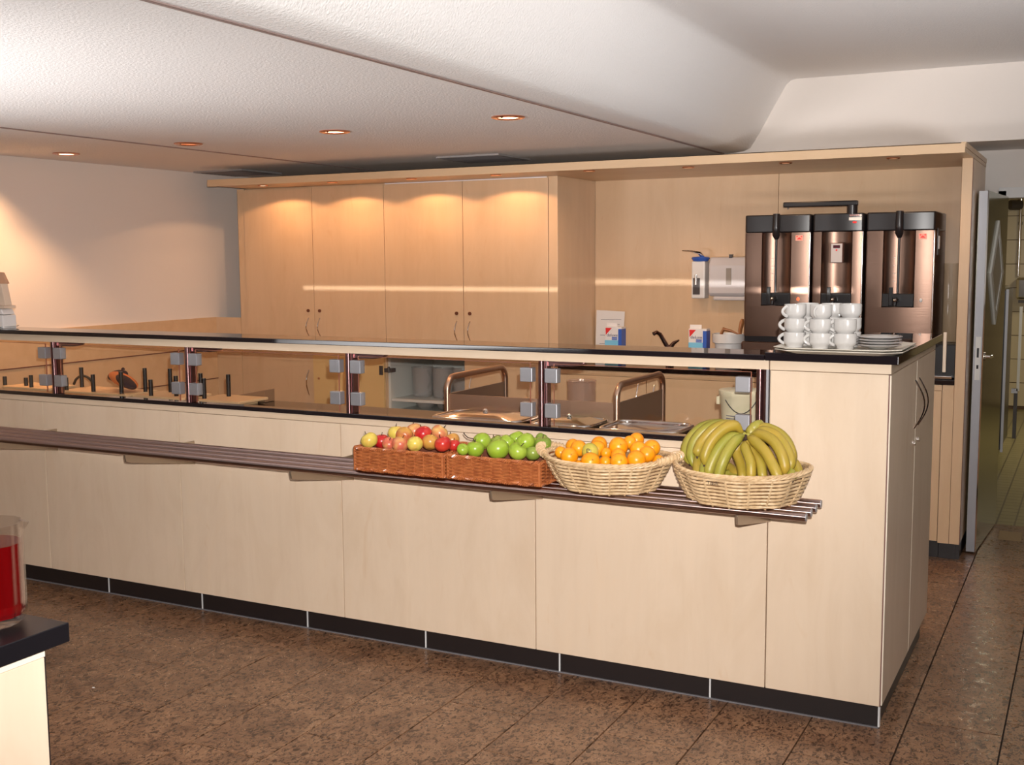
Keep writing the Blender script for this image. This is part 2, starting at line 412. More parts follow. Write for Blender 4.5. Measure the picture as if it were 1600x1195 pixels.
# door frame
b_ = B().box(0.045, 0.085, YW-.015, YW+.135, 0, 1.965); b_.box(.98, 1.035, YW-.015, YW+.135, 0, 1.965); b_.box(.045, 1.035, YW-.015, YW+.135, 1.925, 1.985)
struct('trim_4', b_, mat('white_frame', (0.72, 0.70, 0.68), 0.4))
# kitchen beyond
KY = 9.0
struct('floor_kitchen', B().box(-1.6, 2.2, YW, KY+.1, -0.1, 0.0), KFLOOR)
struct('ceiling_kitchen', B().box(-1.6, 2.2, YW+.12, KY+.1, 2.5, 2.6), CEIL)
kw = struct('wall_kitchen', B().box(-1.6, 2.2, KY, KY+.1, 0, 2.5), KGROUT)
ktm = mesh_of('wall_tile', B().box(-.119, .119, -.006, 0.004, -.119, .119), KTILE)
for i in range(-3, 5):
    for j in range(0, 10):
        o = bpy.data.objects.new('wall_tile', ktm); COL.objects.link(o); o.parent = kw
        o.location = (-.03+.125+.25*i, KY-.004, .03+.125+.245*j)
struct('wall_kitchen_left', B().box(-1.7, -1.6, YW+.12, KY+.1, 0, 2.5), mat('cream_paint', (.6, .52, .36), .6))
struct('wall_kitchen_right', B().box(2.2, 2.3, YW+.12, KY+.1, 0, 2.5), mat('cream_paint', (.6, .52, .36), .6))

# ------------------------------------------------------------------ the open door
NX, NY = 0.055, 2.62; FXd, FYd = 0.100, 3.39
dn = math.hypot(FXd-NX, FYd-NY); ux, uy = (FXd-NX)/dn, (FYd-NY)/dn; px_, py_ = -uy, ux     # thickness direction
def dpt(s, t, z): return (NX+ux*s+px_*t, NY+uy*s+py_*t, z)
def dbox(b, s0, s1, t0, t1, z0, z1):
    vs = [dpt(s, t, z) for z in (z0, z1) for t in (t0, t1) for s in (s0, s1)]
    return b.add(vs, [(0, 2, 3, 1), (4, 5, 7, 6), (0, 1, 5, 4), (2, 6, 7, 3), (0, 4, 6, 2), (1, 3, 7, 5)])
door = struct('door_1', dbox(B(), 0.004, dn, 0, .048, .012, 1.93), DOORM)
struct('edge_profile', dbox(B(), 0, 0.004, 0.004, .046, .012, 1.93), ALU, parent=door)
b_ = dbox(B(), -.001, 0.004, -.003, .003, .012, 1.93); struct('edge_bead', b_, CHROME, parent=door)
lk = struct('lock_plate', dbox(B(), -.003, 0, .010, .036, .94, 1.17), mat('lock_white', (.75, .73, .7), .35, .3), parent=door)
b_ = B(); dbox(b_, -.005, -.003, .018, .028, 1.06, 1.11); dbox(b_, -.005, -.003, .018, .028, 1.0, 1.02); struct('bolt_slot', b_, BPL, parent=lk)
# lever handle
b_ = B(); b_.tube([dpt(.06, 0, 1.06), dpt(.06, -.026, 1.06), dpt(.075, -.03, 1.06), dpt(.14, -.03, 1.06)], .009, 10)
b_.tube([dpt(.06, 0, 1.06), dpt(.06, -.008, 1.06)], .024, 16); struct('door_handle', b_, CHROME, 40, parent=door)
# diamond window
def rhomb(hs, hz, t0, t1, cs=.37, cz=1.5):
    q = [(cs-hs, cz), (cs, cz-hz), (cs+hs, cz), (cs, cz+hz)]
    vs = [dpt(s, t0, z) for s, z in q]+[dpt(s, t1, z) for s, z in q]
    return vs
vo, vi = rhomb(.245, .285, 0, -.016), rhomb(.180, .215, 0, -.010)
vo = rhomb(.245, .285, 0, -.010); b_ = B(); b_.v = vo+vi
for i in range(4):
    j = (i+1) % 4
    for f in ((4+i, 4+j, 12+j, 12+i), (i, j, 4+j, 4+i), (8+i, 12+i, 12+j, 8+j), (i, 8+i, 8+j, j)): b_.f.append(f); b_.m.append(0)
wn = struct('window_frame', b_, mat('silver_frame', (.66, .66, .62), .4), parent=door)
b_ = B(); b_.add(rhomb(.180, .215, -.001, -.006), [(0, 1, 2, 3), (7, 6, 5, 4), (0, 4, 5, 1), (1, 5, 6, 2), (2, 6, 7, 3), (3, 7, 4, 0)])
struct('pane', b_, mat('frosted_pane', (.45, .42, .34), .25), parent=wn)

# kitchen things
t = thing('steel_fridge', 'tall steel fridge with a pale edge inside the kitchen beyond the open door', 'fridge', (-.45, 5.9, 0))
part(t, 'body', B().box(-.9, -.06, 5.5, 6.3, .08, 1.35), mat('dark_steel', (.20, .18, .13), .3, .7), bevel=.006)
part(t, 'door', B().box(-.06, -.03, 5.52, 6.28, .12, 1.33), BPL); part(t, 'door_edge', B().box(-.03, -.012, 5.50, 5.53, .10, 1.34), ALU)
for xx, yy in ((-.85, 5.55), (-.1, 5.55), (-.85, 6.25), (-.1, 6.25)): part(t, 'foot', B().cyl((xx, yy, 0), (xx, yy, .08), .02), BPL)
t = thing('box_dispenser', 'steel box dispenser hung on the tiled kitchen wall', 'dispenser', (-.02, 8.99, 1.2))  # steel dispenser box on the kitchen wall
part(t, 'case', B().box(-.16, .12, 8.82, 8.992, 1.14, 1.37), CHROME, bevel=.03); part(t, 'slot', B().box(-.13, .09, 8.80, 8.83, 1.11, 1.14), GREYD)
t = thing('pipe_run', 'thin vertical metal pipe fixed to the tiled kitchen wall', 'pipe', (-.2, 8.95, 0))
part(t, 'pipe', B().cyl((-.15, 8.96, 1.38), (-.15, 8.96, 2.35), .016), CHROME, 40); part(t, 'elbow', B().tube([(-.15, 8.96, 2.1), (-.25, 8.9, 2.1)], .05), GREYD, 40)
part(t, 'clip', B().box(-.17, -.13, 8.97, 9.0, 1.9, 1.93), GREYD)
t = thing('corner_rail', 'pale upright corner guard standing low in the kitchen beyond the door', 'rail', (.02, 6.9, 0))
part(t, 'rail', B().box(-.01, .012, 6.9, 6.93, .42, 1.15), SILV); part(t, 'bracket', B().box(-.05, .0, 6.9, 6.94, .4, .44), ALU); part(t, 'post', B().box(-.03, .0, 6.92, 6.95, 0, .42), GREYD)
single('door_wedge', 'small wooden wedge on the floor at the kitchen doorway', 'wedge', B().prism([(3.02, 0), (3.10, 0), (3.10, .035)], 'x', .14, .26), mat('wedge_wood', (.3, .2, .1), .6), (.2, 3.06, 0), bevel=.002)

# ================================================================== FRONT COUNTER
SX = [0.0, -.399, -1.291, -2.189, -3.077, -3.946, -4.84]
ZK, ZP, ZT = .096, .922, .95
names = ['right', 'second from the right', 'middle', 'fourth from the right', 'leftmost in view']
labs = ['maple counter cabinet below the orange and green apple baskets', 'maple counter cabinet in the middle of the counter front',
        'maple counter cabinet left of the apple baskets under the rail', 'maple counter cabinet second from the left picture edge', 'maple counter cabinet at the left picture edge']
for i in range(1, 6):
    xr, xl = SX[i], SX[i+1]; cx = (xr+xl)/2
    t = thing('counter_cabinet', labs[i-1], 'cabinet', (cx, .3, 0), 'cabinets along the counter front')
    part(t, 'body', B().box(xl+.001, xr-.001, .02, .62, ZK, .876), MAPLE)
    part(t, 'front_panel', B().box(xl+.002, xr-.002, 0, .0195, ZK, ZP), MAPLE, bevel=.0012)
# trim strips (continuous)
single('counter_trim', 'long pale maple strip under the black sill of the counter front', 'trim', B().box(-4.84, -.401, 0.0, .05, ZP+.002, ZT), MAPLEH, (-2.6, 0, ZP), bevel=.001)
single('counter_sill', 'long narrow black sill below the glass screens', 'sill', B().box(-4.84, -.401, -.006, .05, ZT, .968), BLACK, (-2.6, 0, ZT), bevel=.002)
single('serving_worktop', 'dark glossy worktop behind the glass screens', 'worktop', B().box(-4.84, -.401, .05, .645, ZP+.001-.045+.022, .90), WORK, (-2.6, .3, .88), bevel=.002)
# plinth
t = thing('counter_plinth', 'black plinth along the foot of the long counter', 'plinth', (-2.4, .05, 0))
KX = [-.02, -.612, -1.214, -1.821, -2.424, -3.024, -3.614, -4.21, -4.80]
for a, b2 in zip(KX[:-1], KX[1:]):
    part(t, 'kick_plate', B().box(b2+.003, a-.003, .053, .07, .004, .0945), KICK)
for a in KX[:-1]:
    part(t, 'joint_strip', B().box(a-.003, a+.003, .050, .07, .004, .0945), SILV, label='thin white joint strip')
part(t, 'floor_seal', B().box(-4.8, -.02, .047, .06, 0, .005), mat('grey_seal', (.18, .17, .18), .5))
part(t, 'end_plate', B().box(-.04, -.0235, .07, 1.08, .004, .0945), KICK)
# end cabinet
t = thing('end_cabinet', 'tall maple end cabinet of the counter with double doors on its side', 'cabinet', (-.2, .56, 0))
part(t, 'body', B().box(-.397, -.030, .022, 1.125, ZK, 1.214), MAPLE)
part(t, 'front_panel', B().box(-.397, -.012, 0, .021, ZK, 1.214), MAPLE, bevel=.0012)
part(t, 'edge_strip', B().box(-.011, -.008, -.0005, .022, ZK, 1.214), EDGE)
part(t, 'top_rail', B().box(-.40, -.004, -.001, 1.126, 1.216, 1.248), MAPLEH, bevel=.001)
part(t, 'inner_cheek', B().box(-.3985, -.3975, 0, .6, .90, 1.216), MAPLE)
for (y0, y1, hy) in ((.004, .596, .555), (.600, 1.126, .655)):
    d = part(t, 'door', B().box(-.028, -.004, y0, y1, ZK+.004, 1.212), MAPLE)
    part(d, 'edge_band', B().box(-.028, -.0035, y0-.0008, y0+.001, ZK+.004, 1.212), EDGEL, label='pale door edge')
    pts = [(-.004+.034*math.sin(PI*s/12), hy, 1.142-.178*s/12) for s in range(13)]
    h = B().tube(pts, .0042, 8); part(d, 'handle', h, CHROME, 40, label='bowed chrome handle')
    part(d, 'lock', B().cyl((-.005, hy, .908), (.005, hy, .908), .009), CHROME, 40)
# black top slabs
single('end_worktop', 'thick black slab on the end cabinet below the cup tray', 'worktop', B().box(-.413, .020, -.022, 1.14, 1.249, 1.277), BLACK, (-.2, .5, 1.249), bevel=.002)
t = thing('counter_shelf', 'long raised black shelf on steel posts above the glass', 'shelf', (-2.6, .1, 1.216))
part(t, 'slab', B().box(-4.84, -.415, -.02, .185, 1.249, 1.268), BLACK, bevel=.002)
part(t, 'fascia', B().box(-4.84, -.405, 0.002, .022, 1.216, 1.2485), MAPLEH, label='pale maple edge strip')
part(t, 'lamp_trough', B().box(-4.84, -.43, .035, .165, 1.222, 1.2485), STEEL, bevel=.008, label='steel lamp trough')
# glass guard
t = thing('glass_guard', 'row of clear glass panes held by steel posts under the shelf', 'screen', (-2.2, 0, .968))
PX = [-.437, -1.268, -2.15, -3.022, -3.87, -4.73]
for x in PX:
    p = part(t, 'post', B().cyl((x, .014, .968), (x, .014, 1.216), .0125, 20), POSTM, 60)
    part(t, 'post_plate', B().box(x+.012, x+.030, .012, .05, .968, 1.216), POSTM, bevel=.002) if x > -.5 else part(t, 'post_plate', B().box(x+.010, x+.022, .014, .05, .968, 1.216), POSTM, bevel=.002)
    if x < -.5:
        part(t, 'arm', B().prism([(x+.010, 1.2155), (x+.010, 1.193), (x+.12, 1.195), (x+.155, 1.200), (x+.17, 1.208), (x+.172, 1.2155)], 'y', .022, .055), POSTM, bevel=.004)
def clamp(x, z):
    c = part(t, 'clamp', B().box(x-.026, x+.026, -.010, .024, z-.027, z+.027), ALU, bevel=.003, label='square grey glass clamp')
for i in range(5):
    xr, xl = PX[i]-.03, PX[i+1]+.035
    if i > 0: xr = PX[i]-.045
    p = part(t, 'pane', B().box(xl+.02, xr, .004, .010, .972, 1.205), GLASS)
    part(p, 'pane_edge', B().box(xr, xr+.0022, .004, .010, .972, 1.205).box(xl+.018, xl+.02, .004, .010, .972, 1.205).box(xl+.018, xr+.002, .004, .010, 1.205, 1.2065), GEDGE)
    for z in (1.162, 1.030):
        clamp(PX[i]-.055, z); clamp(PX[i+1]+.048, z)
part(t, 'side_strip', B().box(-.412, -.404, -.002, .03, .968, 1.216), ALU)
# ------------------------------------------------------------------ tray rail
ZR = .810
t = thing('tray_rail', 'rail of four steel tubes on brackets along the counter front', 'rail', (-2.4, -.29, ZR))
for k in range(4):
    y = -.190-.0695*k
    p = part(t, 'tube', B().cyl((-4.84, y, ZR), (-.180, y, ZR), .0138, 20), RAILM, 60)
    part(p, 'end_cap', B().lathe((0, 0, 0), [(0, 0), (.0135, 0), (.0138, .002)], 20).__class__().cyl((-.181, y, ZR), (-.1775, y, ZR), .0128, 20), ALU, 60)
for x in (-.372-.02, -1.262, -2.13, -2.99, -3.86):
    part(t, 'bracket', B().prism([(-.412, ZR-.013), (-.405, ZR-.042), (-.38, ZR-.050), (0, .69), (0, ZR-.013)], 'x', x-.004, x+.004), mat('bracket_steel', (.45, .36, .27), .35, .8), bevel=.001)

# ================================================================== REAR WALL FURNITURE
YD = 2.42; YR = 2.98
DX = [-2.37, -2.960, -3.545, -4.118, -4.70]
def doorpanel(t, x0, x1, z0, z1, y=YD, m_=PINE, name='door'):
    return part(t, name, B().box(x0+.002, x1-.002, y-.019, y, z0, z1), m_, bevel=.0012)
def bow(parent, x, y, z0, z1, out=.03):
    pts = [(x+.0, y-out*math.sin(PI*s/10), z0+(z1-z0)*s/10) for s in range(11)]
    part(parent, 'handle', B().tube(pts, .0045, 8), CHROME, 40, label='bowed metal handle')
for i, (xr, xm, xl) in enumerate(((DX[0], DX[1], DX[2]), (DX[2], DX[3], DX[4]))):
    t = thing('tall_cabinet', ['right-hand maple wall cabinet with two tall doors lit from above', 'left-hand maple wall cabinet with two tall doors beside the white wall'][i], 'cabinet', ((xl+xr)/2, 2.7, 1.0), 'tall cabinets on the rear wall')
    part(t, 'body', B().box(xl, xr, YD+.001, YR, .985, 2.084), PINE)
    for x0, x1, hx in ((xl, xm, xm-.05), (xm, xr, xm+.045)):
        d = doorpanel(t, x0, x1, .99, 2.076)
        bow(d, hx, YD-.019, 1.085, 1.205)
        part(d, 'lock', B().cyl((hx, YD-.026, 1.255), (hx, YD-.018, 1.255), .011), mat('lock_brown', (.2, .07, .04), .4, .6), 40)
    if i == 0: part(t, 'top_gap', B().box(xl+.01, xr-.01, YD-.017, YD-.012, 2.0765, 2.083), mat('white_strip', (.85, .8, .78), .4), label='pale strip above the doors')
single('cabinet_cheek', 'maple cheek panel closing the right side of the wall cabinets', 'panel', B().box(DX[0]+.001, -2.31, YD-.015, YR, 0, 2.084), PINE, (-2.34, 2.7, 0), bevel=.001)
single('filler_panel', 'narrow maple filler strip between cabinets and white wall', 'panel', B().box(-4.76, DX[4]-.001, YD-.012, YR, 0, 2.084), PINE, (-4.73, 2.7, 0), bevel=.001)
# lower cabinets under the tall ones
t = thing('lower_cabinet', 'low maple cabinet behind the counter with one closed bow-handled door and one door folded back', 'cabinet', (-4.12, 2.7, 0))
part(t, 'body', B().box(DX[4], DX[2], YD+.001, YR, .1, .983), PINE)
d = doorpanel(t, DX[4], DX[3], .612, .955); bow(d, DX[3]-.06, YD-.019, .68, .85)
doorpanel(t, DX[3], DX[2], .612, .955)
part(t, 'top_strip', B().box(DX[4], DX[2], YD-.018, YD, .958, .983), PINEH)
for x0, x1 in ((DX[4], DX[3]), (DX[3], DX[2])): doorpanel(t, x0, x1, .1, .60, name='drawer_front')
t = thing('open_cabinet', 'low cabinet standing open with white inside and glass jugs on its shelf', 'cabinet', (-2.95, 2.7, 0))
x0, x1 = DX[2], DX[0]
b_ = B().box(x0, x0+.018, YD, YR, .1, .983); b_.box(x1-.018, x1, YD, YR, .1, .983); b_.box(x0, x1, YR-.018, YR, .1, .983)
b_.box(x0, x1, YD, YR, .1, .12).box(x0, x1, YD, YR, .965, .983).box(x0, x1, YD, YR, .585, .605)
part(t, 'carcass', b_, INNERW)
part(t, 'inner_shelf', B().box(x0+.018, DX[1], YD+.01, YR-.02, .668, .684), INNERW, label='white shelf board')
part(t, 'middle_wall', B().box(DX[1]-.009, DX[1]+.009, YD, YR-.02, .12, .965), INNERW)
d = doorpanel(t, DX[1], DX[0], .612, .955); bow(d, DX[1]+.05, YD-.019, .68, .85)
part(t, 'top_strip', B().box(x0, x1, YD-.018, YD, .958, .983), PINEH)
for a, b2 in ((DX[2], DX[1]), (DX[1], DX[0])): doorpanel(t, a, b2, .1, .60, name='drawer_front')
# the folded-back door lies flat over the neighbouring one, inner face outwards
d = part(t, 'open_door', B().box(DX[2]-.575, DX[2]-.006, YD-.045, YD-.026, .612, .955), mat('door_inside', (.74, .50, .22), .4), bevel=.001, label='door folded back flat, yellow inner face showing')
part(d, 'hinge', B().box(DX[2]-.035, DX[2]-.012, YD-.056, YD-.045, .845, .905).box(DX[2]-.012, DX[2]+.05, YD-.04, YD+.012, .862, .888).cyl((DX[2]+.03, YD-.04, .86), (DX[2]+.03, YD-.04, .90), .008), GREYD)
part(d, 'lock', B().cyl((DX[2]-.53, YD-.050, .80), (DX[2]-.53, YD-.045, .80), .008), SPOON, 40)
# jugs in the open cabinet
def jug(name, label, c, r, h, m_, group=None, handle=True, seg=48, fl=14, cat='jug'):
    t = thing(name, label, cat, c, group)
    prof = [(0, 0), (r*.86, 0), (r*.93, .01), (r*.96, h*.1), (r, h*.6), (r*1.02, h*.95), (r*1.04, h), (r*.98, h), (r*.94, h*.6), (r*.88, h*.05), (0, h*.045)]
    part(t, 'vessel', B().lathe(c, prof, seg, fl, .022), m_, 50)
    if handle:
        pts = [(c[0], c[1]+r*.9+.045*math.sin(PI*s/10), c[2]+h*(.25+.6*s/10)) for s in range(11)]
        part(t, 'handle', B().tube(pts, .007, 8), m_, 50)
    part(t, 'rim', B().tube([(c[0]+r*1.01*math.cos(a*PI/16), c[1]+r*1.01*math.sin(a*PI/16), c[2]+h) for a in range(32)], .0035, 6, True), m_, 50)
    return t
for i, x in enumerate((-3.405, -3.245, -3.09)):
    jug('glass_jug', ['left-hand fluted glass jug on the shelf of the open cabinet', 'middle fluted glass jug on the shelf of the open cabinet', 'right-hand fluted glass jug on the shelf, half behind the steel hoop'][i], (x, 2.62, .6845), .070, .195, GLASSJ, 'glass jugs in the open cabinet')
for i, x in enumerate((-3.36, -3.20)):
    c = (x, 2.58, .6055)
    t = thing('glass_bowl', ['left glass bowl below the cabinet shelf', 'right glass bowl below the cabinet shelf'][i], 'bowl', c, 'glass bowls in the open cabinet')
    part(t, 'bowl', B().lathe(c, [(0, 0), (.03, 0), (.055, .02), (.068, .05), (.065, .05), (.05, .022), (0, .006)], 32, 12, .02), GLASSJ, 50)
# base cabinets under the machines
def base_cab(label, xl, xm, xr):
    t = thing('base_cabinet', label, 'cabinet', ((xl+xr)/2, 2.7, 0), 'base cabinets under the coffee machines')
    part(t, 'body', B().box(xl+.001, xr-.001, YD+.001, YR, .1, .90), PINE)
    part(t, 'kick_plate', B().box(xl+.001, xr-.001, YD+.05, YD+.07, 0, .1), KICK)
    part(t, 'top_strip', B().box(xl+.001, xr-.001, YD-.018, YD, .902, .93), PINEH)
    for a, b2, hx in ((xl, xm, xm-.05), (xm, xr, xm+.05)):
        d = doorpanel(t, a, b2, .104, .898); bow(d, hx, YD-.019, .70, .86)
base_cab('maple base cabinet with two bow handles seen through the right-hand glass', -2.31, -1.74, -1.16)
base_cab('maple base cabinet at the right end below the coffee machine', -1.16, -.62, -.115)
single('end_stile', 'narrow maple stile beside the last base cabinet', 'panel', B().box(-.113, -.058, YD-.018, YR, .096, .93), PINE, (-.09, 2.7, .096))
single('stile_plinth', 'short black plinth under the narrow maple stile', 'plinth', B().box(-.113, -.03, YD+.045, YR, 0, .095), KICK, (-.09, 2.7, 0))
single('rear_worktop', 'black rear worktop carrying the coffee machine', 'worktop', B().box(-2.309, -.058, YD-.02, YR, .931, .955), BLACK, (-1.2, 2.7, .931), bevel=.002)
t = thing('splash_panel', 'tall maple panel on the wall behind the coffee machine', 'panel', (-1.2, YR, .955))
part(t, 'panel', B().box(-2.309, -1.132, YR, YR+.02, .955, 2.084), PINE); part(t, 'panel', B().box(-1.129, -.056, YR, YR+.02, .955, 2.084), PINE)
t = thing('wall_unit_cheek', 'tall maple end panel at the right of the wall units beside the open door', 'panel', (-.03, 2.7, 0))
part(t, 'board', B().box(-.056, -.006, YD-.02, 3.12, .096, 2.084), PINE, bevel=.001)
part(t, 'foot', B().box(-.05, -.012, YD+.05, 3.1, 0, .096), KICK); part(t, 'red_edge', B().box(-.0055, -.0035, YD-.021, YD-.012, .096, 2.084), EDGE)
# pelmet with spotlights
YP = 1.985
t = thing('pelmet', 'long maple pelmet board with downlights over the wall units', 'pelmet', (-2.3, 2.4, 2.084))
part(t, 'front_board', B().box(-4.645, -.004, YP, YP+.022, 2.078, 2.122), PINEH, bevel=.001)
part(t, 'soffit_board', B().box(-4.645, -.004, YP+.022, 3.12, 2.0845, 2.104), PINEH, bevel=.001)
part(t, 'side_board', B().box(-.024, -.002, YP+.022, 3.12, 2.105, 2.13), PINEH)
SPX = [-4.31, -3.755, -3.165, -2.585, -1.99, -1.43, -.90, -.36]
for i, x in enumerate(SPX):
    y = 2.14 if i < 5 else 2.2
    lit = i < 5
    lab = ['first pelmet spot from the left, over the leftmost tall door', 'second pelmet spot from the left', 'third pelmet spot from the left', 'fourth pelmet spot from the left, over the rightmost tall door',
           'fifth pelmet spot from the left, just past the cabinet cheek', 'sixth pelmet spot from the left, dim', 'dim pelmet spot above the coffee machine swivel arm', 'last dim pelmet spot near the right end'][i]
    s = thing('spotlight', lab, 'spotlight', (x, y, 2.084), 'small spotlights in the pelmet')
    part(s, 'ring', B().lathe((x, y, 2.079), [(.024, .006), (.033, .006), (.034, .002), (.030, 0), (.024, .003)], 24), COPPER, 50)
    part(s, 'lens', B().lathe((x, y, 2.081), [(0, 0), (.024, 0), (.024, .003), (0, .003)], 24), BULB if i in (0,) else BULBD, 50)
    if i < 4:
        lamp('spot_beam', 'SPOT', (x+.02, y+.02, 2.073), 6.5, WARM, aim=(x+.02, y+.02, 1.0), spot_size=math.radians(150), spot_blend=.12, shadow_soft_size=.018)
    else:
        lamp('spot_beam', 'SPOT', (x, y, 2.073), 8.5, (1.0, .64, .38), aim=(x, y+.25, 1.0), spot_size=math.radians(140), spot_blend=1.0, shadow_soft_size=.018)

# ------------------------------------------------------------------ ceiling lamps and vents
for i, (x, y, lab) in enumerate(((-1.697, .584, 'recessed copper ceiling downlight nearest the long ceiling joint'), (-2.657, .658, 'recessed copper ceiling downlight between the two ceiling joints'),
        (-3.636, .732, 'recessed copper ceiling downlight touching the left ceiling joint'), (-4.60, .80, 'recessed copper ceiling downlight nearest the left wall'))):
    s = thing('ceiling_downlight', lab, 'downlight', (x, y, ZC), 'recessed ceiling downlights')
    part(s, 'ring', B().lathe((x, y, ZC-.008), [(.045, .008), (.072, .008), (.073, .004), (.064, 0), (.048, .001), (.045, .004)], 32), COPPER, 50)
    part(s, 'lens', B().lathe((x, y, ZC-.004), [(0, 0), (.046, 0), (.046, .003), (0, .003)], 32), BULBD if i == 2 else BULB, 50)
    part(s, 'clip', B().ball((x, y-.058, ZC-.006), .006), CHROME, 50)
    lamp('downlight_beam', 'SPOT', (x, y, ZC-.02), (0.5 if i == 2 else 17.0), WARM, aim=(x, y, 0), spot_size=math.radians(95), spot_blend=.5, shadow_soft_size=.04)
lamp('downlight_beam', 'SPOT', (-4.70, .42, ZC-.02), 34.0, WARM, aim=(-5.3, .40, 0), spot_size=math.radians(112), spot_blend=.7, shadow_soft_size=.04)
for i, (x, y, lab) in enumerate(((-2.74, 2.28, 'square dark ceiling vent above the pelmet, nearer the middle'), (-4.72, 2.38, 'square dark ceiling vent above the left end of the pelmet'))):
    s = thing('ceiling_vent', lab, 'vent', (x, y, ZC), 'square ceiling vents')
    b_ = B()
    for a in (0, 1): b_.box(x-.21, x+.21, y+(-.21 if a else .19), y+(-.19 if a else .21), ZC-.010, ZC); b_.box(x+(-.21 if a else .19), x+(-.19 if a else .21), y-.19, y+.19, ZC-.010, ZC)
    part(s, 'frame', b_, mat('vent_frame', (.30, .27, .26), .5)); part(s, 'backing', B().box(x-.19, x+.19, y-.19, y+.19, ZC-.002, ZC), DARKHOLE)
    for k in range(9):
        yy = y-.17+.042*k; part(s, 'slat', B().prism([(yy, ZC-.002), (yy+.018, ZC-.012), (yy+.020, ZC-.011), (yy+.003, ZC-.001)], 'x', x-.19, x+.19), mat('vent_slat', (.16, .14, .14), .5))

